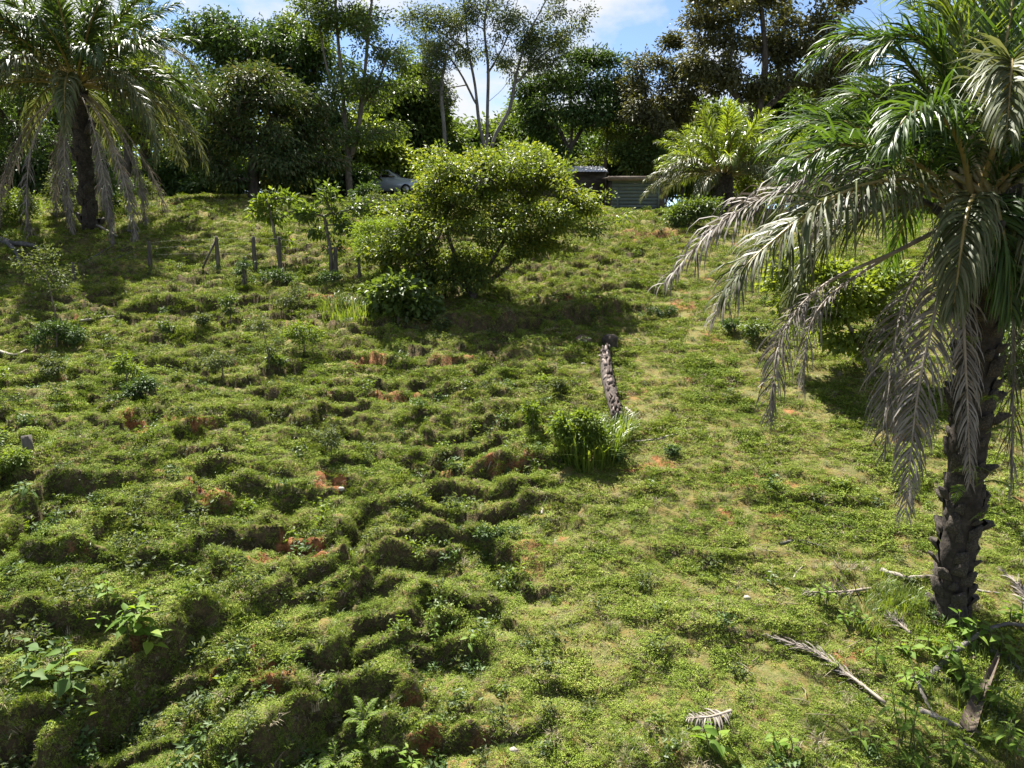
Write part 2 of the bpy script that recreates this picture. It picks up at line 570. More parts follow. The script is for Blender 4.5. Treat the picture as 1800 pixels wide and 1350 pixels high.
M_TURF = leaf_mat('turf_leaf', [(0.066, 0.102, 0.016), (0.145, 0.200, 0.028), (0.208, 0.262, 0.042), (0.26, 0.252, 0.10)], trans=0.13, rough=0.8, spec=0.08, objrand=0.7, noise=1.1, tcol=(1.5, 1.5, 0.5))
M_DRY = leaf_mat('dry_stalk', [(0.15, 0.12, 0.075), (0.24, 0.20, 0.13), (0.31, 0.27, 0.19)], trans=0.12, rough=0.7, spec=0.2, tcol=(1, 1, 1))
turf_coll = bpy.data.collections.new('turf_prototypes')
gp = np.random.default_rng(5)
for k in range(8):
    if k < 4:
        V, q, t, v = blade_arrays(90, 0.13, 0.012, 0.040, 0.006, 0.012, 1.7, gp)
        me = mesh_np('turf_tuft', V, [q, t], [M_TURF], {'v': v * 0.75 + 0.1})
    elif k < 7:
        n = 85
        a = gp.uniform(0, 2 * np.pi, n); rr = 0.12 * np.sqrt(gp.uniform(0, 1, n))
        pp = np.stack([rr * np.cos(a), rr * np.sin(a), gp.uniform(0.0, 0.035, n)], 1)
        d = rand_dirs(n, gp, -0.15, 0.35)
        V, F, v = leaf_arrays(pp, d, rand_dirs(n, gp, 0.7, 1), gp.uniform(0.016, 0.036, n), gp.uniform(0.010, 0.020, n), g=gp)
        me = mesh_np('turf_tuft', V, [F], [M_TURF], {'v': v * 0.7})
    else:
        V, q, t, v = blade_arrays(40, 0.12, 0.02, 0.05, 0.005, 0.009, 1.5, gp)
        me = mesh_np('turf_tuft', V, [q, t], [M_DRY], {'v': v})
    turf_coll.objects.link(bpy.data.objects.new('turf_tuft_%d' % k, me))


def scatter_group(coll):
    ng = bpy.data.node_groups.new('scatter', 'GeometryNodeTree')
    ng.interface.new_socket('Geometry', in_out='INPUT', socket_type='NodeSocketGeometry')
    ng.interface.new_socket('Geometry', in_out='OUTPUT', socket_type='NodeSocketGeometry')
    gi = ng.nodes.new('NodeGroupInput'); go = ng.nodes.new('NodeGroupOutput')
    ci = ng.nodes.new('GeometryNodeCollectionInfo')
    ci.inputs['Collection'].default_value = coll
    ci.inputs['Separate Children'].default_value = True
    ci.inputs['Reset Children'].default_value = True
    ip = ng.nodes.new('GeometryNodeInstanceOnPoints')
    ip.inputs['Pick Instance'].default_value = True

    def na(nm, ty):
        x = ng.nodes.new('GeometryNodeInputNamedAttribute')
        x.data_type = ty
        x.inputs['Name'].default_value = nm
        return x.outputs['Attribute']
    ng.links.new(gi.outputs[0], ip.inputs['Points'])
    ng.links.new(ci.outputs[0], ip.inputs['Instance'])
    ng.links.new(na('idx', 'INT'), ip.inputs['Instance Index'])
    ng.links.new(na('rot', 'FLOAT_VECTOR'), ip.inputs['Rotation'])
    ng.links.new(na('scl', 'FLOAT_VECTOR'), ip.inputs['Scale'])
    ng.links.new(ip.outputs[0], go.inputs[0])
    return ng


def scatter(name, pts, idx, rot, scl, coll, **props):
    me = bpy.data.meshes.new(name)
    me.vertices.add(len(pts))
    me.vertices.foreach_set('co', np.asarray(pts, np.float32).ravel())
    a = me.attributes.new('idx', 'INT', 'POINT'); a.data.foreach_set('value', np.asarray(idx, np.int32))
    a = me.attributes.new('rot', 'FLOAT_VECTOR', 'POINT'); a.data.foreach_set('vector', np.asarray(rot, np.float32).ravel())
    a = me.attributes.new('scl', 'FLOAT_VECTOR', 'POINT'); a.data.foreach_set('vector', np.asarray(scl, np.float32).ravel())
    o = link(name, me, kind='stuff', **props)
    md = o.modifiers.new('scatter', 'NODES')
    md.node_group = scatter_group(coll)
    return o


def slope_rot(x, y, g, e=0.12):
    gx = (Hfast(x + e, y) - Hfast(x - e, y)) / (2 * e)
    gy = (Hfast(x, y + e) - Hfast(x, y - e)) / (2 * e)
    return np.stack([np.arctan(gy) * 0.85, -np.arctan(gx) * 0.85, g.uniform(0, 6.283, len(x))], 1)


NT = 190000
gt = np.random.default_rng(21)
ly = np.exp(gt.uniform(math.log(4.6), math.log(46), int(NT * 1.6)))
keep = gt.uniform(0, 1, len(ly)) < np.clip((ly / 10.0) ** 0.7, 0.45, 1.0)
ly = ly[keep][:NT]
lx = gt.uniform(-1, 1, len(ly)) * (0.80 * ly + 1.2)
so = soil_mask(lx, ly)
k = gt.uniform(0, 1, len(ly)) > np.clip(so * 1.5 - 0.25, 0, 0.92)
bare = fbm(lx * 1.4, ly * 1.4, 131, 3)
right = 1 - (rough_mask(lx, ly) - 0.16) / 0.84
k &= gt.uniform(0, 1, len(ly)) > np.clip(sst(-0.3, 0.6, bare) * 0.86 * (0.35 + 0.65 * right), 0, 0.9)
lx, ly = lx[k], ly[k]
# turf also clothes the steep little banks, which a plan view would leave thin
ey = np.exp(gt.uniform(math.log(5.0), math.log(32), 420000)); ex = gt.uniform(-1, 1, len(ey)) * (0.80 * ey + 1.2)
gx_ = (Hfast(ex + .05, ey) - Hfast(ex - .05, ey)) / .1; gy_ = (Hfast(ex, ey + .05) - Hfast(ex, ey - .05)) / .1
k = gt.uniform(0, 1, len(ey)) < np.clip((np.hypot(gx_, gy_) - 0.7) * 0.7, 0, 0.95) * np.clip(1.15 - soil_mask(ex, ey) * 1.5, 0, 1)
lx = np.concatenate([lx, ex[k]]); ly = np.concatenate([ly, ey[k]])
lz = Hfast(lx, ly)
bigs = fbm(lx * 0.8, ly * 0.8, 141, 3)
sc = (0.60 + 0.75 * gt.uniform(0, 1, len(lx)) ** 2) * (1 + 0.35 * np.clip(bigs, -1, 1)) * np.clip((ly / 14.5) ** 0.7, 0.48, 1.8)
kind_n = fbm(lx * 0.6, ly * 0.6, 151, 3) + gt.normal(0, 0.45, len(lx))
idx = np.where(kind_n > 0.15, gt.integers(4, 7, len(lx)), gt.integers(0, 4, len(lx)))
idx = np.where(gt.uniform(0, 1, len(lx)) < 0.07 + 0.14 * sst(-0.2, 0.7, fbm(lx * 1.1, ly * 1.1, 161, 3)), 7, idx)
_gx = (Hfast(lx + .05, ly) - Hfast(lx - .05, ly)) / .1; _gy = (Hfast(lx, ly + .05) - Hfast(lx, ly - .05)) / .1
sc = sc * (1 - 0.45 * sst(0.8, 1.6, np.hypot(_gx, _gy)))
scl = np.stack([sc, sc, sc * gt.uniform(0.7, 1.35, len(lx))], 1)
turf = scatter('turf', np.stack([lx, ly, lz], 1), idx, slope_rot(lx, ly, gt), scl, turf_coll,
               label='short green turf and creeping weeds over the whole hillside', category='grass')

# ---------------------------------------------------------------- plant parts shared by the builders
M_BARK = plain_mat('grey_brown_bark', [(0.05, 0.040, 0.030), (0.12, 0.10, 0.08), (0.20, 0.175, 0.145)], 9, 0.9, 0.6, stretch=(1, 1, 0.25))
M_PALEBARK = plain_mat('pale_grey_bark', [(0.07, 0.066, 0.058), (0.13, 0.122, 0.11), (0.20, 0.19, 0.175)], 5, 0.85, 0.4, stretch=(1, 1, 0.3))
M_DARKBARK = plain_mat('dark_bark', [(0.025, 0.02, 0.016), (0.06, 0.05, 0.04), (0.10, 0.085, 0.07)], 8, 0.9, 0.6, stretch=(1, 1, 0.3))


def tube(pts, rad, sides=6, cap=True):
    """a tube along a polyline: vertices, quads (list), cap polygons as triangles"""
    pts = np.asarray(pts, float); n = len(pts)
    rad = np.broadcast_to(np.asarray(rad, float), (n,))
    T = nrm(np.gradient(pts, axis=0))
    ref = np.where(np.abs(T[:, 2:3]) < 0.9, np.array([[0, 0, 1.]]), np.array([[1., 0, 0]]))
    ref[:] = ref[0]
    A = nrm(np.cross(T, ref)); B = np.cross(T, A)
    a = np.arange(sides) * 2 * np.pi / sides
    V = pts[:, None, :] + rad[:, None, None] * (np.cos(a)[None, :, None] * A[:, None, :] + np.sin(a)[None, :, None] * B[:, None, :])
    i = np.arange(n * sides).reshape(n, sides)
    j = np.roll(i, -1, 1)
    Q = np.stack([i[:-1], j[:-1], j[1:], i[1:]], -1).reshape(-1, 4)
    V = V.reshape(-1, 3)
    tri = np.zeros((0, 3), int)
    if cap:
        V = np.concatenate([V, pts[:1], pts[-1:]])
        c0 = n * sides; c1 = c0 + 1
        tri = np.concatenate([np.stack([j[0], i[0], np.full(sides, c0)], 1), np.stack([i[-1], j[-1], np.full(sides, c1)], 1)])
    return V, Q, tri


class Acc:
    """collects pieces of one part"""
    def __init__(s):
        s.V = []; s.Q = []; s.T = []; s.v = []; s.n = 0

    def add(s, V, Q=None, T=None, v=None):
        s.V.append(V)
        if Q is not None and len(Q):
            s.Q.append(np.asarray(Q) + s.n)
        if T is not None and len(T):
            s.T.append(np.asarray(T) + s.n)
        s.v.append(np.zeros(len(V)) if v is None else v)
        s.n += len(V)

    def mesh(s, name, mat, smooth=False):
        f = []
        if s.Q: f.append(np.concatenate(s.Q))
        if s.T: f.append(np.concatenate(s.T))
        return mesh_np(name, np.concatenate(s.V), f, [mat], {'v': np.concatenate(s.v)}, smooth=smooth)


def bez(pts, n):
    """smooth curve through the given points (Catmull-Rom)"""
    p = np.asarray(pts, float)
    p = np.concatenate([[2 * p[0] - p[1]], p, [2 * p[-1] - p[-2]]])
    m = len(p) - 3
    t = np.linspace(0, m - 1e-6, n)
    i = t.astype(int); f = (t - i)[:, None]
    a, b, c, d = p[i], p[i + 1], p[i + 2], p[i + 3]
    return 0.5 * (2 * b + (c - a) * f + (2 * a - 5 * b + 4 * c - d) * f ** 2 + (3 * b - a - 3 * c + d) * f ** 3)


def grow(stems, tips, g, seg=0.55, tip_r=0.010, power=0.5, trunk_r=None, wander=0.10, sides=6):
    """woody skeleton: given stems (polylines, first point at the foot), joined to every tip; returns tube geometry"""
    nodes = []; par = []
    for st in stems:
        st = np.asarray(st, float)
        Ls = np.linalg.norm(np.diff(st, axis=0), axis=1).sum()
        c = bez(st, max(int(Ls / seg) + 2, 4))
        first = -1
        if nodes:
            arr = np.array(nodes)
            dd = np.linalg.norm(arr - c[0], axis=1)
            if dd.min() < 0.8:
                first = int(dd.argmin()); c = c[1:]
        for q in c:
            nodes.append(q); par.append(first); first = len(nodes) - 1
    base = np.array(nodes[0])
    arr = np.array(nodes)
    dist = np.linalg.norm(tips[:, None, :] - arr[None], axis=2).min(1)
    for ti in np.argsort(dist):
        c = tips[ti]
        arr = np.array(nodes)
        dv = c - arr
        dd = np.linalg.norm(dv, axis=1)
        hpen = np.maximum(arr[:, 2] - c[2], 0) * 1.2                 # branches rather rise than sink
        low = np.maximum(base[2] + 0.25 * (c[2] - base[2]) - arr[:, 2], 0) * 2.0
        j = int(np.argmin(dd + hpen + low))
        m = max(int(dd[j] / seg), 1)
        a = arr[j]; prev = j
        bow = g.normal(0, wander, 3) * dd[j]; bow[2] -= 0.08 * dd[j]
        for s_ in range(1, m + 1):
            f = s_ / m
            q = a + (c - a) * f + bow * math.sin(math.pi * f) * 1.0
            nodes.append(q); par.append(prev); prev = len(nodes) - 1
    arr = np.array(nodes); par = np.array(par)
    cnt = np.zeros(len(arr)); ch = np.zeros(len(arr), int)
    for i in range(len(arr) - 1, -1, -1):
        if ch[i] == 0: cnt[i] = 1
        if par[i] >= 0:
            cnt[par[i]] += cnt[i]; ch[par[i]] += 1
    rad = tip_r * cnt ** power
    if trunk_r:
        rad = np.maximum(rad * trunk_r / rad[0], tip_r * 0.6) if rad[0] > 0 else rad
    rad[0] *= 1.25
    ac = Acc()
    e = np.nonzero(par >= 0)[0]
    p0 = arr[par[e]]; p1 = arr[e]
    r1 = rad[e]; r0 = np.minimum(rad[par[e]], r1 * 1.35)
    T = nrm(p1 - p0)
    ref = np.where(np.abs(T[:, 2:3]) < 0.9, np.array([[0, 0, 1.]]), np.array([[1., 0, 0]]))
    A = nrm(np.cross(T, ref)); B = np.cross(T, A)
    an = np.arange(sides) * 2 * np.pi / sides
    ring = np.cos(an)[None, :, None] * A[:, None, :] + np.sin(an)[None, :, None] * B[:, None, :]
    ext = T * (r1 * 0.5)[:, None]
    V0 = (p0 - ext)[:, None] + r0[:, None, None] * ring
    V1 = (p1 + ext * 0.5)[:, None] + r1[:, None, None] * ring
    V = np.concatenate([V0, V1], 1).reshape(-1, 3)
    b = (np.arange(len(e)) * 2 * sides)[:, None, None]
    k = np.arange(sides)
    q = np.stack([k, (k + 1) % sides, sides + (k + 1) % sides, sides + k], 1)[None]
    ac.add(V, (b + q).reshape(-1, 4))
    return ac, arr


def crown_leaves(tips, per, rad, ll, lw, g, up=0.55, droop=0.25, flat=0.7, out_from=None, fold=0.2):
    n = len(tips) * per
    c = np.repeat(tips, per, 0)
    off = g.normal(0, 1, (n, 3)) * rad * np.array([1, 1, flat]) * 0.6
    pp = c + off
    d = nrm(nrm(off + 1e-6) + g.normal(0, 0.55, (n, 3)))
    if out_from is not None:
        d = nrm(d + 0.5 * nrm(pp - out_from))
    d[:, 2] -= droop
    N = nrm(rand_dirs(n, g, -0.2, 1.0) + np.array([0, 0, up]))
    Ln = ll * g.uniform(0.65, 1.25, n); W = lw * g.uniform(0.7, 1.25, n)
    V, F, v = leaf_arrays(pp, d, N, Ln, W, fold=fold, droop=0.2, g=g)
    # neighbours in one cluster share a tone
    v = 0.55 * v + 0.45 * np.repeat(np.repeat(g.uniform(0, 1, len(tips)), per), 4)
    return V, F, v


def blob_tips(blobs, n, g, shell=0.35, clump=7):
    """ends of the twigs: sprays of twigs round limb ends, so that the crown has gaps and bunches"""
    vol = np.array([b[3] * b[4] * b[5] for b in blobs]) ** 0.75
    cnt = np.maximum((n * vol / vol.sum()).round().astype(int), 2)
    out = []
    for (x, y, z, rx, ry, rz), k in zip(blobs, cnt):
        m = max(int(math.ceil(k / clump)), 2)
        d = rand_dirs(m, g, -0.7, 1.0)
        r = g.uniform(shell, 1.0, m) ** 0.6 * g.uniform(0.8, 1.12, m)
        cen = d * r[:, None]
        pick = g.integers(0, m, k)
        q = cen[pick] + g.normal(0, 0.17, (k, 3)) * np.array([1.15, 1.15, 0.8])
        out.append(np.array([x, y, z]) + q * np.array([rx, ry, rz]))
    return np.concatenate(out)


def pblob(u, v, ru, rv, d, dep=None, dd=0.0):
    p = P(u, v, d + dd); k = d / FPX
    return (p[0], p[1], p[2], ru * k, (dep if dep is not None else (ru + rv) * 0.5 * k), rv * k)


LEAF = {}


def tree(name, label, category, foot, stems, blobs, tips=160, per=70, rad=0.55, ll=0.16, lw=0.07, leaf=None, bark=None, trunk_r=0.18, seed=1, shell=0.35,
         up=0.55, droop=0.25, flat=0.7, seg=0.6, tip_r=0.012, group=None, wander=0.10, extra_tips=None, fold=0.2):
    """a tree or shrub: Empty at the foot > trunk (with limbs), crown (leaves)"""
    g = np.random.default_rng(seed)
    tp = blob_tips(blobs, tips, g, shell)
    if extra_tips is not None:
        tp = np.concatenate([tp, extra_tips])
    foot = np.asarray(foot, float)
    tp[:, 2] = np.maximum(tp[:, 2], foot[2] + 0.04 + 0.06 * g.uniform(0, 1, len(tp)))
    root = thing(name, label, category, foot, group=group)
    st = [[foot + np.array([0, 0, -0.15])] + [np.asarray(q) for q in stems[0]]] + [[np.asarray(q) for q in s_] for s_ in stems[1:]]
    ac, arr = grow(st, tp, g, seg=seg, tip_r=tip_r, trunk_r=trunk_r, wander=wander)
    ac.V = [a - foot for a in ac.V]
    link('trunk', ac.mesh('trunk', bark or M_BARK, smooth=True), root)
    cen = np.mean([b[:3] for b in blobs], 0)
    V, F, v = crown_leaves(tp, per, rad, ll, lw, g, up, droop, flat, out_from=cen, fold=fold)
    link('crown', mesh_np('crown', V - foot, [F], [leaf], {'v': v}), root)
    return root

# ---------------------------------------------------------------- palms
M_FROND = leaf_mat('palm_leaflet', [(0.030, 0.055, 0.013), (0.050, 0.088, 0.020), (0.078, 0.122, 0.028)], trans=0.30, rough=0.45, tcol=(1.6, 1.7, 0.5), spec=0.32)
M_FRONDK = leaf_mat('backlit_palm_leaflet', [(0.026, 0.046, 0.012), (0.044, 0.074, 0.018), (0.068, 0.10, 0.027)], trans=0.24, rough=0.5, tcol=(1.5, 1.5, 0.5), spec=0.28)  # darker copy of the palm leaflet, its backlit tone put into the colour
M_FRONDY = leaf_mat('young_palm_leaflet', [(0.07, 0.10, 0.018), (0.11, 0.15, 0.025), (0.16, 0.19, 0.035)], trans=0.42, rough=0.35, tcol=(1.7, 1.7, 0.5), spec=0.5)
M_FRONDO = leaf_mat('ageing_palm_leaflet', [(0.050, 0.065, 0.022), (0.085, 0.10, 0.040), (0.14, 0.14, 0.075)], trans=0.25, rough=0.5, tcol=(1.4, 1.4, 0.7), spec=0.3)
M_FRONDD = leaf_mat('dead_palm_leaflet', [(0.095, 0.080, 0.066), (0.16, 0.14, 0.12), (0.235, 0.21, 0.185)], trans=0.12, rough=0.65, tcol=(1, 0.95, 0.85), spec=0.2)
M_RACHIS = plain_mat('yellow_brown_rachis', [(0.14, 0.11, 0.03), (0.22, 0.17, 0.05), (0.26, 0.19, 0.08)], 6, 0.5, 0.1, spec=0.5)
M_RACHISD = plain_mat('dead_grey_rachis', [(0.16, 0.13, 0.10), (0.24, 0.20, 0.16), (0.32, 0.28, 0.23)], 7, 0.7, 0.2)
M_PTRUNK = plain_mat('palm_trunk', [(0.012, 0.010, 0.008), (0.030, 0.024, 0.019), (0.06, 0.048, 0.038)], 12, 0.95, 0.6)
M_BOOT = plain_mat('old_leaf_base', [(0.016, 0.013, 0.010), (0.04, 0.033, 0.025), (0.10, 0.084, 0.066)], 10, 0.9, 0.5)


def frond_mesh(curve, n=95, L_=0.85, w=0.034, droop=0.18, start=0.16, g=rng, side=None, spread=0.35, ang=0.75, ragged=0.0, tipl=0.35):
    """leaflets of one feather leaf along a 3-D midrib; returns leaflet Acc"""
    c = np.asarray(curve)
    T = nrm(np.gradient(c, axis=0))
    ds = np.concatenate([[0], np.cumsum(np.linalg.norm(np.diff(c, axis=0), axis=1))])
    s = ds / ds[-1]
    S = np.cross(T, np.array([0, 0, 1.0]))
    hl = np.linalg.norm(S, axis=1, keepdims=True)
    sd = np.asarray(side, float) if side is not None else None
    if sd is None:
        h0 = T[0] * 1.0; h0[2] = 0
        sd = np.cross(nrm(c[-1] * [1, 1, 0] - c[0] * [1, 1, 0] + 1e-6), [0, 0, 1.])
    S = np.where(hl > 0.25, S / np.maximum(hl, 1e-6), 0) + sd * np.clip(1 - hl / 0.45, 0, 1)
    S = nrm(S - T * np.sum(S * T, 1, keepdims=True))
    N = np.cross(S, T)
    out = Acc()
    K = 5
    for sg in (-1, 1):
        t = np.linspace(start, 0.995, n) + g.normal(0, 0.004, n)
        t = np.clip(t, start, 1)
        p = np.stack([np.interp(t, s, c[:, k]) for k in range(3)], 1)
        Tt = nrm(np.stack([np.interp(t, s, T[:, k]) for k in range(3)], 1))
        Ss = nrm(np.stack([np.interp(t, s, S[:, k]) for k in range(3)], 1))
        Ns = np.cross(Ss, Tt)
        q = (t - start) / (1 - start)
        prof = np.minimum(1, 0.30 + 2.6 * q) * (1 - (1 - tipl) * np.clip((q - 0.45) / 0.55, 0, 1) ** 1.5)
        ln = L_ * prof * g.uniform(0.82, 1.1, n)
        if ragged:
            ln = ln * np.where(g.uniform(0, 1, n) < ragged, g.uniform(0.25, 0.7, n), 1)
        a = ang + 0.45 * q + g.normal(0, 0.09, n)
        rise = g.normal(0.10, spread, n)
        d = nrm(sg * Ss * np.cos(a)[:, None] + Tt * np.sin(a)[:, None] + Ns * rise[:, None])
        dr = droop * g.uniform(0.6, 1.4, n)
        pts = [p]; dirs = [d]
        cur = p.copy(); dd = d.copy()
        for k in range(K - 1):
            cur = cur + dd * (ln / (K - 1))[:, None]
            dd = dd + np.array([0, 0, -1.0]) * (dr * (k + 1))[:, None]
            dd = nrm(dd)
            pts.append(cur); dirs.append(dd)
        wn = nrm(np.cross(d, Ns) + g.normal(0, 0.45, (n, 3)))
        wp = np.array([0.55, 1.0, 0.92, 0.62, 0.08]) * w
        VV = []
        for k in range(K):
            ww = nrm(wn - dirs[k] * np.sum(wn * dirs[k], 1, keepdims=True))
            sc_ = wp[k] * np.minimum(1, 0.4 + 0.7 * prof)
            VV.append(pts[k] - ww * sc_[:, None] * 0.5)
            VV.append(pts[k] + ww * sc_[:, None] * 0.5)
        V = np.stack(VV, 1).reshape(-1, 3)
        b = (np.arange(n) * 2 * K)[:, None, None]
        f = np.array([[2 * k, 2 * k + 1, 2 * k + 3, 2 * k + 2] for k in range(K - 1)])[None]
        out.add(V, (b + f).reshape(-1, 4), None, np.repeat(g.uniform(0, 1, n), 2 * K))
    return out


def add_frond(root, foot, pts, mat, rmat, g, nc=26, r0=0.035, **kw):
    c = bez(pts, nc) - foot
    lf = frond_mesh(c, g=g, **kw)
    f = link('frond', lf.mesh('frond', mat), root)
    s = np.linspace(0, 1, nc)
    V, Q, T = tube(c, r0 * (1 - s) ** 0.8 + 0.004, 6)
    ac = Acc(); ac.add(V, Q, T)
    link('rachis', ac.mesh('rachis', rmat, True), f)
    return f


def arc_pts(start, az, e0, length, bend, n=9, power=1.3, twist=0.0):
    """leaf midrib that leaves at elevation e0 and bends down"""
    p = np.array(start, float); out = [p.copy()]
    for k in range(n):
        s = (k + 0.5) / n
        e = e0 - bend * s ** power
        a = az + twist * s
        p = p + np.array([math.cos(e) * math.cos(a), math.cos(e) * math.sin(a), math.sin(e)]) * length / n
        out.append(p.copy())
    return np.array(out)


def boot_mesh():
    """the broken-off base of an old leaf: a blunt upturned wedge, +Z up, +X outward"""
    V = np.array([[0, -.5, 0], [0, .5, 0], [0, -.42, .9], [0, .42, .9], [.32, -.30, .15], [.32, .30, .15], [.62, -.20, 1.15], [.62, .20, 1.25], [.40, -.22, 1.2], [.40, .22, 1.32]])
    Q = [(0, 1, 5, 4), (4, 5, 7, 6), (6, 7, 9, 8), (8, 9, 3, 2), (0, 4, 6, 8), (0, 8, 2, 2), (1, 9, 7, 5)]
    Q = [q for q in Q if len(set(q)) == 4]
    T = [(0, 8, 2), (1, 3, 9)]
    return mesh_np('leaf_base', V, [np.array(Q), np.array(T)], [M_BOOT])


BOOT = boot_mesh()


def palm_trunk(root, path, r0, r1, g, rows=30, around=6, bsize=0.16):
    """path relative to root; trunk tube plus spiral of old leaf bases, each a part"""
    c = bez(path, 40)
    s = np.linspace(0, 1, 40)
    r = (r0 + (r1 - r0) * s) * (1 + 0.05 * np.sin(s * 40))
    r[:3] *= (1.25, 1.15, 1.05)
    V, Q, T = tube(c, r, 14)
    V[:560] += (g.normal(0, 0.014, (560, 3)))
    ac = Acc(); ac.add(V, Q, T)
    link('trunk', ac.mesh('trunk', M_PTRUNK, True), root)
    for k in range(rows * around):
        t = (k + 0.5) / (rows * around)
        p = np.array([np.interp(t, s, c[:, i]) for i in range(3)])
        rr = float(np.interp(t, s, r)) * 0.93
        a = k * 2.39996 + g.normal(0, 0.22)
        if g.uniform() < 0.16:
            continue
        z = bsize * g.uniform(0.6, 1.45)
        link('leaf_base', BOOT, root, loc=p + np.array([math.cos(a) * rr, math.sin(a) * rr, -0.4 * z]), rot=(g.normal(0, 0.2), g.normal(-0.02, 0.28), a), scale=(z * g.uniform(.6, 1.2), z * 1.05, z * g.uniform(0.8, 1.3)))


# --- the big oil palm on the right
gR = np.random.default_rng(31)
footR = ground_at(1668, 1078)
dR = footR[1] * CP - (footR[2] - CZ) * SP
crR = P(1733, 365, 8.75)
crR[0] = footR[0]; crR[1] = footR[1]
palmR = thing('oil_palm', 'tall oil palm with dark scaly trunk and grey dead fronds, closest of all the palms', 'palm', footR, group='oil palms on the hillside')
palm_trunk(palmR, [(0, 0, -0.2), (0.02, 0, 1.5), (0.02, 0.02, 3.2), tuple(crR - footR + np.array([0, 0, 0.1]))], 0.185, 0.235, gR, rows=21, around=8, bsize=0.145)
DC = 8.75


def px(*a):
    return np.array([P(u, v, d) for u, v, d in a])


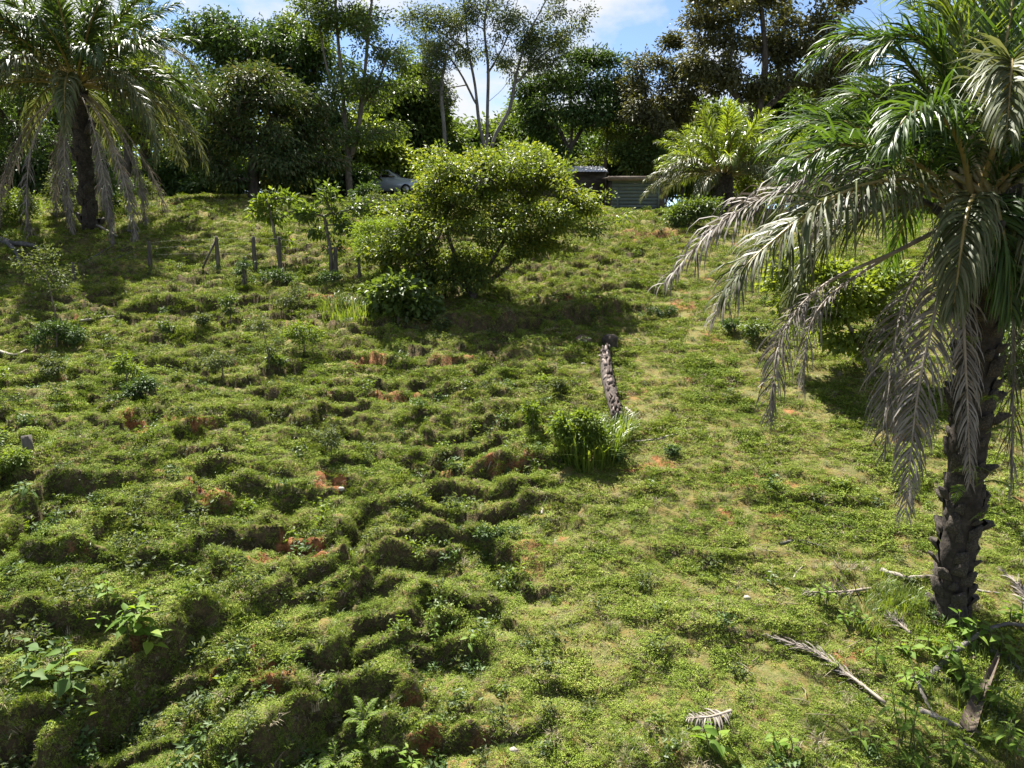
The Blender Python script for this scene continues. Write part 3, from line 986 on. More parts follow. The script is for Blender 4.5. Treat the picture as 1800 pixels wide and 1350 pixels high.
S0 = (1712, 372, 8.72)
for pts, kind, kw in [
    # green arching leaves
    ([S0, (1600, 318, 8.25), (1470, 345, 7.85), (1340, 440, 7.7), (1265, 520, 7.7)], 'o', dict(n=141, L_=1.0, w=0.031, droop=0.30, ang=0.55)),
    ([S0, (1560, 300, 9.1), (1400, 325, 9.5), (1270, 390, 9.7), (1165, 500, 9.7)], 'd', dict(n=100, L_=0.85, w=0.03, droop=0.35, ang=0.6)),
    ([S0, (1580, 330, 8.6), (1440, 375, 8.6), (1330, 440, 8.6), (1255, 560, 8.6)], 'd', dict(n=100, L_=0.8, w=0.03, droop=0.4, ang=0.6)),
    ([S0, (1640, 285, 9.1), (1510, 222, 9.4), (1420, 215, 9.6), (1355, 260, 9.7)], 'g', dict(n=141, L_=0.85, w=0.031, droop=0.12)),
    ([S0, (1600, 280, 8.4), (1470, 255, 8.2), (1380, 300, 8.1)], 'g', dict(n=141, L_=0.85, w=0.031, droop=0.14)),
    ([S0, (1660, 210, 9.1), (1580, 95, 9.4), (1500, 60, 9.6), (1425, 110, 9.7)], 'g', dict(n=148, L_=0.85, w=0.031, droop=0.16)),
    ([S0, (1650, 260, 9.3), (1570, 180, 9.8), (1500, 170, 10.0), (1450, 210, 10.1)], 'g', dict(n=141, L_=0.8, w=0.031, droop=0.12)),
    ([S0, (1690, 260, 8.4), (1645, 195, 8.0), (1595, 205, 7.6), (1560, 260, 7.4)], 'g', dict(n=141, L_=0.8, w=0.028, droop=0.25)),
    ([S0, (1705, 200, 8.9), (1690, 60, 9.1), (1640, -10, 9.2), (1570, -10, 9.3)], 'y', dict(n=148, L_=0.85, w=0.031, droop=0.10)),
    ([S0, (1720, 170, 9.0), (1730, 0, 9.3), (1720, -120, 9.5)], 'y', dict(n=141, L_=0.85, w=0.031, droop=0.05)),
    ([S0, (1745, 190, 8.8), (1775, 40, 8.9), (1790, -100, 9.0)], 'g', dict(n=141, L_=0.85, w=0.031, droop=0.06)),
    ([S0, (1755, 230, 8.2), (1775, 120, 7.6), (1778, 120, 7.0), (1770, 230, 6.6)], 'o', dict(n=135, L_=0.8, w=0.031, droop=0.18)),
    ([S0, (1735, 180, 9.3), (1760, 60, 9.9), (1800, 10, 10.4), (1850, 40, 10.8)], 'g', dict(n=141, L_=0.85, w=0.031, droop=0.08)),
    ([S0, (1700, 190, 9.4), (1660, 70, 10.1), (1600, 10, 10.6)], 'g', dict(n=141, L_=0.85, w=0.031, droop=0.06)),
    ([S0, (1800, 270, 8.7), (1900, 190, 8.7), (2000, 240, 8.7), (2080, 360, 8.6)], 'g', dict(n=141, L_=0.9, w=0.031, droop=0.12)),
    ([S0, (1790, 310, 9.2), (1870, 290, 9.8), (1950, 340, 10.1)], 'g', dict(n=141, L_=0.9, w=0.031, droop=0.12)),
    ([S0, (1790, 290, 8.2), (1870, 300, 7.8), (1930, 400, 7.6)], 'g', dict(n=141, L_=0.9, w=0.031, droop=0.15)),
    ([S0, (1785, 345, 8.2), (1835, 380, 7.8), (1850, 480, 7.6), (1850, 580, 7.6)], 'o', dict(n=135, L_=0.85, w=0.031, droop=0.28)),
    ([S0, (1712, 345, 8.2), (1700, 375, 7.8), (1688, 450, 7.6), (1676, 545, 7.6)], 'o', dict(n=135, L_=0.75, w=0.028, droop=0.35)),
    ([S0, (1745, 350, 8.2), (1756, 380, 7.9), (1772, 460, 7.8), (1778, 550, 7.8)], 'g', dict(n=128, L_=0.75, w=0.028, droop=0.35)),
    ([S0, (1640, 360, 9.2), (1540, 370, 9.6), (1450, 420, 9.8), (1390, 520, 9.9)], 'o', dict(n=135, L_=0.8, w=0.028, droop=0.3)),
    ([S0, (1690, 230, 9.0), (1650, 110, 9.0), (1590, 60, 9.0), (1520, 110, 9.0)], 'g', dict(n=140, L_=0.85, w=0.031, droop=0.14)),
    ([S0, (1725, 210, 9.6), (1720, 90, 10.3), (1680, 20, 10.8), (1640, 30, 11.1)], 'g', dict(n=140, L_=0.85, w=0.031, droop=0.1)),
    ([S0, (1760, 200, 9.2), (1820, 60, 9.5), (1900, 10, 9.6)], 'g', dict(n=140, L_=0.85, w=0.031, droop=0.1)),
    ([S0, (1770, 250, 8.4), (1830, 140, 8.1), (1880, 130, 7.8), (1920, 230, 7.6)], 'g', dict(n=140, L_=0.85, w=0.031, droop=0.14)),
    ([S0, (1620, 310, 9.6), (1520, 290, 10.3), (1440, 330, 10.7)], 'g', dict(n=130, L_=0.8, w=0.031, droop=0.14)),
    ([S0, (1700, 310, 10.0), (1690, 290, 11.0), (1680, 330, 11.8)], 'g', dict(n=130, L_=0.8, w=0.031, droop=0.14)),
    # dead hanging leaves
    ([S0, (1668, 420, 8.2), (1645, 540, 8.0), (1612, 700, 7.98), (1592, 900, 7.95)], 'd', dict(n=130, L_=0.60, w=0.020, droop=0.24, ang=0.65, start=0.22, ragged=0.2)),
    ([S0, (1695, 430, 8.2), (1694, 560, 8.0), (1700, 700, 8.05), (1706, 850, 8.1)], 'd', dict(n=110, L_=0.42, w=0.018, droop=0.3, ang=0.75, start=0.22, ragged=0.2)),
    ([S0, (1650, 430, 8.9), (1590, 530, 8.95), (1565, 660, 8.95), (1556, 800, 8.95)], 'd', dict(n=110, L_=0.72, w=0.018, droop=0.24, ang=0.65, start=0.2, ragged=0.2)),
    ([S0, (1580, 440, 8.75), (1450, 500, 8.7), (1375, 590, 8.7), (1350, 745, 8.7)], 'd', dict(n=100, L_=0.55, w=0.017, droop=0.4, ang=0.7, start=0.5, ragged=0.35)),
    ([S0, (1570, 445, 9.2), (1460, 520, 9.3), (1420, 590, 9.3), (1412, 690, 9.3)], 'd', dict(n=70, L_=0.55, w=0.017, droop=0.4, ang=0.7, start=0.4, ragged=0.35)),
    ([S0, (1770, 470, 8.9), (1782, 600, 8.95), (1780, 730, 8.95), (1778, 860, 8.95)], 'd', dict(n=110, L_=0.72, w=0.018, droop=0.24, ang=0.65, start=0.25, ragged=0.2)),
    ([S0, (1800, 470, 8.6), (1840, 600, 8.6), (1850, 760, 8.6)], 'd', dict(n=100, L_=0.72, w=0.018, droop=0.24, ang=0.65, start=0.25, ragged=0.2)),
]:
    mt, rm = {'g': (M_FROND, M_RACHIS), 'y': (M_FRONDY, M_RACHIS), 'o': (M_FRONDO, M_RACHIS), 'd': (M_FRONDD, M_RACHISD)}[kind]
    add_frond(palmR, footR, px(*pts), mt, rm, gR, r0=0.040 if kind != 'd' else 0.026, **kw)
for k in range(8):                      # leaves on the far side of the crown
    az = math.radians(10 + 10 * k + gR.normal(0, 4)); e0 = [0.35, 0.6, 0.8, 0.5][k % 4]
    add_frond(palmR, footR, arc_pts(crR + np.array([0, 0, 0.05]), az, e0, 4.9 * gR.uniform(.9, 1.05), 1.3 + 0.3 * (k % 3)), M_FROND if k % 3 else M_FRONDO, M_RACHIS, gR, nc=20, r0=0.04, n=110, L_=0.85, w=0.034, droop=0.15)
for k in range(6):                      # high ones towards the far left, added to shade the palm's foot
    az = math.radians(66 + 9 * k + gR.normal(0, 4)); e0 = [0.75, 0.95, 0.6][k % 3]
    add_frond(palmR, footR, arc_pts(crR + np.array([0, 0, 0.05]), az, e0, 4.4 * gR.uniform(.9, 1.05), 1.15), M_FRONDK, M_RACHIS, gR, nc=20, r0=0.04, n=110, L_=0.85, w=0.034, droop=0.12)
# stumps of cut leaf stalks below the crown
for k in range(9):
    a = k * 2.4; b_ = crR - footR + np.array([math.cos(a) * .2, math.sin(a) * .2, -0.25 - 0.06 * k])
    q = arc_pts(b_, a, 0.7, 0.55 + 0.2 * (k % 3), 0.2, 4)
    V, Q, T = tube(bez(q, 6), np.linspace(0.055, 0.035, 6), 6)
    ac = Acc(); ac.add(V, Q, T)
    link('stalk', ac.mesh('stalk', M_BOOT, True), palmR)

# --- the oil palm on the left and the young one beside the shed
def free_palm(name, label, foot, height, r0, r1, live, dead, length, seed, group, leaflet=0.8, w=0.05, nl=70, mats=None, rows=14, e_hi=1.45, dead_len=4.5, bend_k=1.0):
    g = np.random.default_rng(seed)
    root = thing(name, label, 'palm', foot, group=group)
    top = np.array([0, 0, height])
    palm_trunk(root, [(0, 0, -0.25), (0.03, 0, height * .33), (0.0, 0.02, height * .66), (0, 0, height + .1)], r0, r1, g, rows=rows, around=5, bsize=0.26)
    for k in range(live):
        f = k / max(live - 1, 1)
        az = k * 2.39996 + g.normal(0, 0.12)
        e0 = e_hi - (e_hi - 0.12) * f ** 0.75 + g.normal(0, 0.06)
        bend = (0.55 + 1.15 * f + g.normal(0, 0.12)) * bend_k
        ln = length * (0.85 + 0.15 * f) * g.uniform(0.92, 1.08)
        st = top + np.array([math.cos(az), math.sin(az), -0.3 * f]) * 0.18
        m = (mats or [M_FRONDK, M_FRONDK, M_FRONDK, M_FRONDO])[min(int(f * len(mats or [0] * 4)), 3 if not mats else 2)]
        add_frond(root, np.zeros(3), arc_pts(st, az, e0, ln, bend, twist=g.normal(0, 0.15)), m, M_RACHIS, g, nc=18, r0=0.05, n=nl, L_=leaflet, w=w, droop=0.14 + 0.16 * f, start=0.14)
    for k in range(dead):
        az = k * 2.39996 + 0.5 + g.normal(0, 0.2)
        ln = dead_len * g.uniform(0.75, 1.1)
        st = top + np.array([math.cos(az) * .25, math.sin(az) * .25, -0.35])
        add_frond(root, np.zeros(3), arc_pts(st, az, -0.05 + g.normal(0, .15), ln, 1.55, power=0.4), M_FRONDD, M_RACHISD, g, nc=18, r0=0.035, n=nl, L_=leaflet * .7, w=w * .62, droop=0.26, start=0.25, ragged=0.2, ang=0.85)
    return root


footL = ground_at(158, 398)
hL = (P(148, 158, footL[1] * CP - (footL[2] - CZ) * SP)[2] - footL[2])
free_palm('oil_palm', 'oil palm with a skirt of dead fronds hanging to the ground, far left', footL, hL, 0.24, 0.27, 48, 12, 5.4, 41, 'oil palms on the hillside', leaflet=0.95, w=0.058, nl=92, dead_len=7.6)
footS = ground_at(1276, 374)
free_palm('oil_palm', 'young bright green oil palm with no trunk, beside the green shed', footS + np.array([0, 0.6, 0]), 1.7, 0.4, 0.4, 44, 2, 3.9, 43, 'oil palms on the hillside', leaflet=0.8, w=0.042, nl=84, mats=[M_FRONDY, M_FRONDY, M_FRONDO], rows=5, e_hi=1.5, dead_len=2.6, bend_k=0.8)
p = P(262, 330, 47); p[2] = float(Hfast(p[:1], p[1:2])[0])
free_palm('oil_palm', 'dark oil palm crown showing above the trees behind the left palm', p, 9.6, 0.33, 0.33, 22, 4, 4.6, 44, 'oil palms on the hillside', leaflet=0.9, w=0.06, nl=44, dead_len=3.0)
p = P(-30, 330, 40); p[2] = float(Hfast(p[:1], p[1:2])[0])
free_palm('oil_palm', 'oil palm whose fronds reach into the picture at its upper left corner', p, 8.6, 0.33, 0.33, 24, 4, 4.6, 45, 'oil palms on the hillside', leaflet=0.9, w=0.06, nl=48, dead_len=3.0)

# ---------------------------------------------------------------- trees
G_DARK = leaf_mat('dark_mango_leaf', [(0.032, 0.060, 0.016), (0.055, 0.098, 0.026), (0.080, 0.125, 0.038)], trans=0.22, rough=0.58, spec=0.25)
G_RED = leaf_mat('dark_leaf_with_russet_flush', [(0.032, 0.056, 0.016), (0.052, 0.085, 0.026), (0.072, 0.095, 0.036), (0.13, 0.11, 0.055)], trans=0.2, rough=0.58, spec=0.25)
G_MID = leaf_mat('mid_green_leaf', [(0.045, 0.075, 0.018), (0.075, 0.115, 0.028), (0.11, 0.15, 0.038)], trans=0.35, rough=0.5, spec=0.35)
G_LIGHT = leaf_mat('light_green_leaf', [(0.075, 0.11, 0.02), (0.12, 0.165, 0.03), (0.18, 0.22, 0.04)], trans=0.42, rough=0.55, spec=0.3)
G_AIRY = leaf_mat('small_grey_green_leaf', [(0.045, 0.068, 0.026), (0.075, 0.10, 0.040), (0.11, 0.135, 0.058)], trans=0.3, rough=0.58, spec=0.25)
G_BROWN = leaf_mat('olive_brown_leaf', [(0.045, 0.052, 0.018), (0.075, 0.080, 0.032), (0.125, 0.118, 0.062)], trans=0.22, rough=0.58, spec=0.3)
G_BUSH = leaf_mat('yellow_green_bush_leaf', [(0.040, 0.066, 0.014), (0.068, 0.104, 0.021), (0.12, 0.155, 0.027), (0.21, 0.22, 0.036)], trans=0.42, rough=0.5, spec=0.35)
G_FEATHER = leaf_mat('feathery_bright_leaf', [(0.08, 0.13, 0.02), (0.12, 0.18, 0.03), (0.16, 0.22, 0.04)], trans=0.45, rough=0.5)
G_WEED = leaf_mat('grey_green_weed_leaf', [(0.04, 0.06, 0.022), (0.075, 0.10, 0.038), (0.11, 0.135, 0.055)], trans=0.3, rough=0.6, spec=0.2)
G_SOFT = leaf_mat('soft_green_weed_leaf', [(0.06, 0.095, 0.018), (0.10, 0.15, 0.025), (0.15, 0.20, 0.035)], trans=0.42, rough=0.55, spec=0.3)


def onground(u, v, d):
    p = P(u, v, d)
    p[2] = float(Hfast(p[:1], p[1:2])[0])
    return p


FT = 'trees along the top of the hill'
# dome-shaped dark tree
d = 36.5
tree('mango_tree', 'dense dome of dark leaves with russet right edge, beside the left palm', 'tree', onground(445, 335, d), [[P(445, 290, d), P(440, 230, d)]],
     [pblob(450, 225, 110, 85, d), pblob(400, 165, 80, 55, d), pblob(500, 190, 60, 60, d), pblob(525, 245, 48, 70, d), pblob(385, 250, 60, 60, d), pblob(460, 285, 95, 38, d), pblob(540, 290, 40, 30, d), pblob(370, 300, 50, 26, d)], tips=300, per=85, rad=0.55, ll=0.27, lw=0.095, leaf=G_RED, bark=M_DARKBARK, trunk_r=0.28, seed=101, shell=0.5, droop=0.5, group=FT)
d = 45
tree('mango_tree', 'broad dark tree rising behind the russet-edged dome', 'tree', onground(500, 335, d), [[P(490, 260, d), P(480, 180, d)]],
     [pblob(420, 75, 85, 50, d), pblob(510, 100, 75, 75, d), pblob(565, 150, 45, 90, d), pblob(350, 105, 55, 60, d), pblob(470, 140, 80, 70, d), pblob(570, 240, 40, 60, d)], tips=280, per=85, rad=0.65, ll=0.31, lw=0.12, leaf=G_DARK, bark=M_DARKBARK, trunk_r=0.32, seed=102, shell=0.5, droop=0.5, group=FT)
# tall slender many-stemmed tree
d = 40
f = onground(615, 330, d)
tree('tall_tree', 'tall slender tree with several dark stems and open leafy top, left of the pale trunks', 'tree', f,
     [[P(612, 290, d), P(606, 200, d), P(596, 90, d), P(590, 0, d), P(600, -60, d)], [P(613, 290, d), P(632, 210, d), P(642, 120, d), P(650, 30, d), P(660, -40, d)], [P(608, 220, d), P(575, 120, d), P(560, 30, d)], [P(636, 190, d), P(670, 130, d), P(690, 60, d)]],
     [pblob(590, 30, 60, 70, d, 2), pblob(655, 40, 55, 70, d, 2), pblob(640, 150, 75, 60, d, 2), pblob(690, 130, 40, 55, d, 2), pblob(600, -40, 90, 40, d, 2), pblob(530, 20, 40, 40, d, 1.5), pblob(650, 230, 60, 50, d, 2)], tips=280, per=60, rad=0.5, ll=0.22, lw=0.10, leaf=G_MID, bark=M_BARK, trunk_r=0.2, seed=103, shell=0.1, group=FT)
# pale-stemmed airy tree in the middle
d = 49
f = onground(860, 340, d)
tree('tall_tree', 'tall airy tree with pale forked trunks standing behind the big bush', 'tree', f,
     [[P(858, 300, d), P(852, 262, d), P(842, 215, d), P(835, 150, d), P(822, 80, d), P(815, 0, d), P(800, -60, d)],
      [P(856, 262, d), P(857, 190, d), P(858, 120, d), P(852, 40, d), P(870, -50, d)],
      [P(860, 275, d), P(872, 235, d), P(896, 190, d), P(908, 130, d), P(930, 60, d), P(960, 0, d)],
      [P(857, 180, d), P(880, 160, d), P(900, 135, d)], [P(840, 190, d), P(810, 130, d), P(775, 80, d)], [P(905, 150, d), P(950, 100, d), P(1000, 60, d)], [P(825, 90, d), P(780, 60, d), P(745, 20, d)], [P(858, 130, d), P(890, 70, d), P(910, 0, d)]],
     [pblob(790, 90, 70, 50, d, 2.5), pblob(755, 140, 35, 35, d, 1.5), pblob(760, 40, 60, 45, d, 2.5), pblob(860, 40, 80, 60, d, 2.5), pblob(960, 60, 70, 50, d, 2.5), pblob(1005, 45, 35, 45, d, 1.5), pblob(930, 105, 60, 40, d, 2), pblob(850, -50, 160, 55, d, 3), pblob(900, 120, 40, 30, d, 2), pblob(990, 0, 50, 40, d, 2), pblob(960, 120, 50, 30, d, 2)],
     tips=380, per=60, rad=0.55, ll=0.22, lw=0.095, leaf=G_AIRY, bark=M_PALEBARK, trunk_r=0.22, seed=104, shell=0.1, group=FT, wander=0.13)
d = 47
tree('tall_tree', 'thin straight pale trunk with a small crown, just left of the forked trunks', 'tree', onground(783, 340, d), [[P(784, 300, d), P(781, 230, d), P(776, 150, d), P(790, 80, d)]],
     [pblob(770, 150, 36, 40, d), pblob(790, 90, 40, 40, d), pblob(750, 110, 30, 30, d), pblob(800, 170, 25, 25, d)], tips=90, per=45, rad=0.45, ll=0.18, lw=0.07, leaf=G_AIRY, bark=M_PALEBARK, trunk_r=0.14, seed=105, shell=0.1, group=FT)
d = 52
tree('broadleaf_tree', 'full dark green tree right of the pale forked trunks', 'tree', onground(1005, 340, d), [[P(1003, 270, d), P(1008, 200, d)], [P(1003, 270, d), P(970, 200, d)], [P(1004, 260, d), P(1050, 180, d)]],
     [pblob(1005, 140, 80, 50, d), pblob(975, 215, 60, 55, d), pblob(1065, 125, 45, 40, d), pblob(1050, 210, 50, 60, d), pblob(950, 170, 30, 40, d)], tips=240, per=75, rad=0.6, ll=0.28, lw=0.13, leaf=G_DARK, bark=M_DARKBARK, trunk_r=0.24, seed=106, shell=0.3, group=FT)
d = 53
tree('broadleaf_tree', 'small light green tree right behind the grey roof', 'tree', onground(1062, 345, d), [[P(1064, 290, d), P(1068, 230, d)]],
     [pblob(1070, 205, 34, 34, d), pblob(1062, 250, 42, 40, d), pblob(1040, 285, 30, 25, d), pblob(1090, 260, 25, 40, d)], tips=100, per=60, rad=0.42, ll=0.17, lw=0.075, leaf=G_LIGHT, trunk_r=0.13, seed=107, shell=0.3, group=FT)
d = 46
tree('broadleaf_tree', 'huge dark olive brown tree at the right against white cloud', 'tree', onground(1335, 345, d), [[P(1335, 280, d), P(1332, 200, d)], [P(1333, 215, d), P(1260, 130, d)], [P(1333, 210, d), P(1345, 110, d), P(1340, 30, d)], [P(1333, 205, d), P(1420, 120, d)]],
     [pblob(1330, 60, 95, 50, d), pblob(1245, 110, 50, 40, d), pblob(1415, 90, 75, 50, d), pblob(1300, -10, 90, 40, d), pblob(1400, 0, 80, 50, d), pblob(1395, 165, 80, 40, d), pblob(1285, 140, 60, 30, d), pblob(1480, 130, 55, 50, d), pblob(1230, 60, 35, 30, d)], tips=330, per=85, rad=0.58, ll=0.28, lw=0.14, leaf=G_BROWN, bark=M_DARKBARK, trunk_r=0.35, seed=108, shell=0.45, group=FT)
d = 50
tree('broadleaf_tree', 'olive brown tree with uneven top behind the green shed', 'tree', onground(1165, 345, d), [[P(1163, 290, d), P(1155, 220, d)], [P(1158, 240, d), P(1125, 190, d)]],
     [pblob(1150, 150, 48, 40, d), pblob(1112, 185, 38, 45, d), pblob(1172, 100, 36, 28, d), pblob(1160, 220, 60, 45, d), pblob(1210, 170, 40, 50, d)], tips=210, per=75, rad=0.5, ll=0.25, lw=0.13, leaf=G_BROWN, bark=M_DARKBARK, trunk_r=0.2, seed=109, shell=0.35, group=FT)
d = 44
tree('broadleaf_tree', 'dark shade tree filling the left edge behind the left palm', 'tree', onground(40, 345, d), [[P(40, 280, d), P(30, 180, d)]],
     [pblob(20, 150, 90, 80, d), pblob(80, 220, 80, 70, d), pblob(-60, 220, 90, 80, d), pblob(10, 270, 80, 40, d)], tips=200, per=65, rad=0.65, ll=0.26, lw=0.1, leaf=G_DARK, bark=M_DARKBARK, trunk_r=0.3, seed=110, group=FT)
d = 42
tree('broadleaf_tree', 'light green tree glimpsed behind the left palm crown', 'tree', onground(225, 340, d), [[P(225, 280, d), P(225, 200, d)]],
     [pblob(215, 105, 70, 45, d), pblob(250, 160, 70, 55, d), pblob(90, 110, 50, 50, d), pblob(180, 200, 60, 60, d), pblob(285, 220, 50, 60, d)], tips=190, per=60, rad=0.55, ll=0.21, lw=0.09, leaf=G_LIGHT, bark=M_DARKBARK, trunk_r=0.22, seed=111, group=FT)
# wood behind, each tree its own
BW = [(130, 150, 110, 100, 58, G_MID), (330, 190, 110, 100, 58, G_DARK), (560, 250, 75, 70, 50, G_LIGHT), (690, 230, 85, 75, 52, G_MID), (760, 250, 70, 70, 55, G_DARK), (830, 270, 70, 50, 58, G_MID), (910, 260, 70, 50, 60, G_MID),
      (1000, 280, 90, 50, 62, G_DARK), (1110, 260, 90, 70, 60, G_DARK), (1230, 240, 100, 80, 58, G_MID), (1420, 240, 110, 80, 54, G_DARK), (1540, 260, 110, 90, 52, G_DARK), (1680, 270, 120, 100, 50, G_MID), (1830, 280, 120, 120, 48, G_DARK), (640, 270, 60, 45, 46, G_LIGHT), (-60, 280, 90, 70, 52, G_MID), (725, 180, 35, 50, 50, G_MID), (1375, 200, 60, 60, 57, G_MID), (940, 215, 45, 35, 62, G_MID)]
WORDS = ['at the far left', 'between the left palm and the dome', 'with yellow green leaves left of the slender stems', 'behind the slender dark stems', 'in shade left of the pale trunks', 'below the thin pale trunk', 'under the gap of sky right of the forked trunks',
         'low and dark behind the grey roof', 'behind the small light green tree', 'between the shed and the huge olive tree', 'under the huge olive tree', 'right of the huge olive tree', 'behind the crown of the nearest palm', 'at the right edge of the wood', 'low and bright behind the parked car', 'cut off by the left edge', 'narrow, between slender stems and pale trunks', 'closing the gap right of the young palm', 'small, under the gap of sky right of the pale trunks']
for i, ((u, v, ru, rv, d, lf), wd) in enumerate(zip(BW, WORDS)):
    d = float(d)
    tree('broadleaf_tree', 'tree of the wood behind, ' + wd, 'tree', onground(u, 345, d), [[P(u, v + rv * .9, d), P(u, v, d)]],
         [pblob(u, v, ru, rv * .8, d), pblob(u - ru * .6, v + rv * .5, ru * .6, rv * .5, d), pblob(u + ru * .6, v + rv * .45, ru * .6, rv * .6, d), pblob(u + ru * .1, v + rv, ru * .9, rv * .4, d)], tips=210, per=66, rad=0.9, ll=0.42, lw=0.20, leaf=lf, bark=M_DARKBARK, trunk_r=0.2, seed=200 + i, group='trees of the wood behind', seg=0.9)

# ---------------------------------------------------------------- the big bush and the small trees by the fence
footB = ground_at(826, 528)
NSH = 75
d = footB[1] * CP - (footB[2] - CZ) * SP
gb = np.random.default_rng(77)
shoots = []
for u, v in [(755, 270), (775, 262), (945, 262), (950, 275), (858, 268), (905, 272), (1060, 345), (1090, 370), (700, 372), (655, 440), (1085, 380), (820, 275), (790, 275)]:
    shoots.append(P(u, v, d + gb.normal(0, 0.5)))
for k in range(NSH):
    u = gb.uniform(750, 995); e = 1 - ((u - 865) / 240) ** 2
    v0 = 360 - 75 * max(e, 0) ** .5 + gb.uniform(-5, 40)
    dk = d + gb.normal(0, 1.0)
    for j in range(int(gb.integers(2, 5))):
        shoots.append(P(u + gb.normal(0, 3) + j * gb.normal(0, 6), v0 - 11 * j, dk))
shoots = np.array(shoots)
tree('flowering_bush', 'big spreading bush with yellow green leaves in the middle of the slope', 'bush', footB,
     [[P(838, 505, d), P(870, 450, d), P(900, 400, d)], [P(830, 520, d), P(800, 450, d), P(780, 390, d)], [P(838, 505, d), P(880, 480, d), P(930, 430, d), P(980, 400, d)], [P(834, 512, d), P(760, 470, d), P(710, 430, d)]],
     [pblob(770, 365, 60, 26, d), pblob(830, 345, 70, 24, d, dd=-.5), pblob(900, 330, 70, 22, d), pblob(960, 345, 60, 22, d, dd=.5), pblob(1000, 370, 60, 20, d), pblob(1045, 365, 42, 15, d), pblob(880, 305, 80, 20, d, dd=.6), pblob(950, 315, 45, 18, d), pblob(810, 305, 45, 18, d), pblob(768, 325, 34, 24, d), pblob(665, 440, 45, 26, d), pblob(670, 480, 40, 24, d),
      pblob(1010, 400, 60, 20, d), pblob(940, 390, 70, 26, d, dd=-.8), pblob(860, 395, 80, 30, d, dd=-.9), pblob(780, 410, 80, 30, d, dd=-.6), pblob(700, 380, 45, 20, d), pblob(710, 430, 55, 30, d), pblob(760, 460, 70, 30, d), pblob(850, 440, 70, 28, d), pblob(930, 435, 60, 22, d), pblob(800, 490, 80, 28, d), pblob(720, 490, 55, 28, d), pblob(980, 430, 40, 16, d), pblob(860, 475, 50, 20, d)],
     tips=740, per=46, rad=0.21, ll=0.115, lw=0.058, leaf=G_BUSH, bark=M_DARKBARK, trunk_r=0.13, seed=301, shell=0.45, seg=0.3, tip_r=0.005, extra_tips=shoots + gb.normal(0, 0.06, shoots.shape), up=0.8, droop=0.15)


def bush(name, label, category, foot_uv, blobs_uv, tips, per, rad, ll, lw, leaf, seed, trunk_r=0.03, group=None, dd=0.0, bark=None, shell=0.2, up=0.5, seg=0.25, droop=0.15, **kw):
    ft = ground_at(*foot_uv)
    dp = ft[1] * CP - (ft[2] - CZ) * SP + dd
    if dd:
        ft = P(foot_uv[0], foot_uv[1], dp); ft[2] = float(Hfast(ft[:1], ft[1:2])[0])
    bl = [pblob(u, v, a, b, dp) for u, v, a, b in blobs_uv]
    u0, v0, a0, b0 = blobs_uv[0]
    return tree(name, label, category, ft, [[ft + (P(u0, v0, dp) - ft) * .4 + np.array([.02, 0, 0]), P(u0, v0, dp)]], bl, tips=tips, per=per, rad=rad, ll=ll, lw=lw, leaf=leaf, bark=bark or M_BARK, trunk_r=trunk_r, seed=seed, shell=shell, up=up, seg=seg, tip_r=0.004, group=group, droop=droop, **kw)


bush('shrub', 'glossy broad-leaved shrub at the lower left foot of the big bush', 'bush', (700, 570), [(700, 520, 48, 40), (735, 540, 40, 30), (670, 525, 25, 25)], 90, 30, 0.24, 0.17, 0.12, G_MID, 302, 0.03)
bush('shrub', 'feathery bright green shrub on the left side of the big bush', 'bush', (680, 490), [(685, 405, 50, 26), (645, 418, 32, 24), (715, 388, 28, 16), (680, 440, 48, 22)], 150, 70, 0.20, 0.08, 0.024, G_FEATHER, 303, 0.03, dd=-1.2)
bush('small_tree', 'small fence-line tree with rosettes of big leaves, left one of the two', 'tree', (492, 468), [(472, 358, 24, 9), (502, 350, 18, 7), (518, 376, 18, 8), (484, 382, 22, 8), (455, 374, 12, 8), (496, 418, 9, 9), (480, 340, 8, 6)], 46, 15, 0.20, 0.22, 0.095, G_SOFT, 304, 0.05, group='small trees in the fence line', up=0.3)
bush('small_tree', 'small fence-line tree with rosettes of big leaves, right one of the two', 'tree', (586, 482), [(570, 380, 34, 12), (545, 372, 16, 10), (618, 366, 26, 9), (580, 350, 24, 7), (602, 402, 24, 9), (560, 405, 20, 9), (575, 335, 8, 6), (592, 435, 10, 8)], 70, 15, 0.20, 0.22, 0.095, G_MID, 305, 0.06, group='small trees in the fence line', up=0.3)
bush('small_tree', 'twiggy grey green small tree between the fence tree and the big bush', 'tree', (650, 425), [(640, 372, 40, 14), (668, 352, 28, 12), (615, 365, 22, 16), (700, 352, 18, 8)], 70, 40, 0.24, 0.10, 0.045, G_WEED, 306, 0.05, dd=2.0)
bush('small_tree', 'dark glossy small tree in front of the parked car', 'tree', (665, 400), [(645, 336, 14, 12), (630, 345, 14, 12)], 26, 40, 0.24, 0.17, 0.06, G_DARK, 307, 0.05, dd=5.0)
bush('small_tree', 'leafy yellow green tree hanging behind the nearest palm', 'tree', (1545, 665), [(1440, 490, 75, 44), (1500, 540, 70, 50), (1395, 480, 38, 30), (1540, 600, 50, 36), (1560, 490, 60, 45), (1450, 575, 45, 36), (1400, 545, 30, 25)], 190, 36, 0.22, 0.15, 0.085, G_LIGHT, 308, 0.05, dd=0.0)
bush('shrub', 'leafy shrub at the right edge behind the palm trunk', 'bush', (1780, 665), [(1785, 600, 35, 45), (1770, 640, 30, 25), (1800, 480, 40, 60)], 90, 42, 0.24, 0.12, 0.06, G_MID, 309, 0.04)
bush('shrub', 'green shrub at the right corner of the shed', 'bush', (1212, 402), [(1210, 375, 32, 22), (1190, 385, 18, 14), (1235, 370, 20, 22)], 90, 55, 0.3, 0.13, 0.06, G_MID, 310, 0.04)
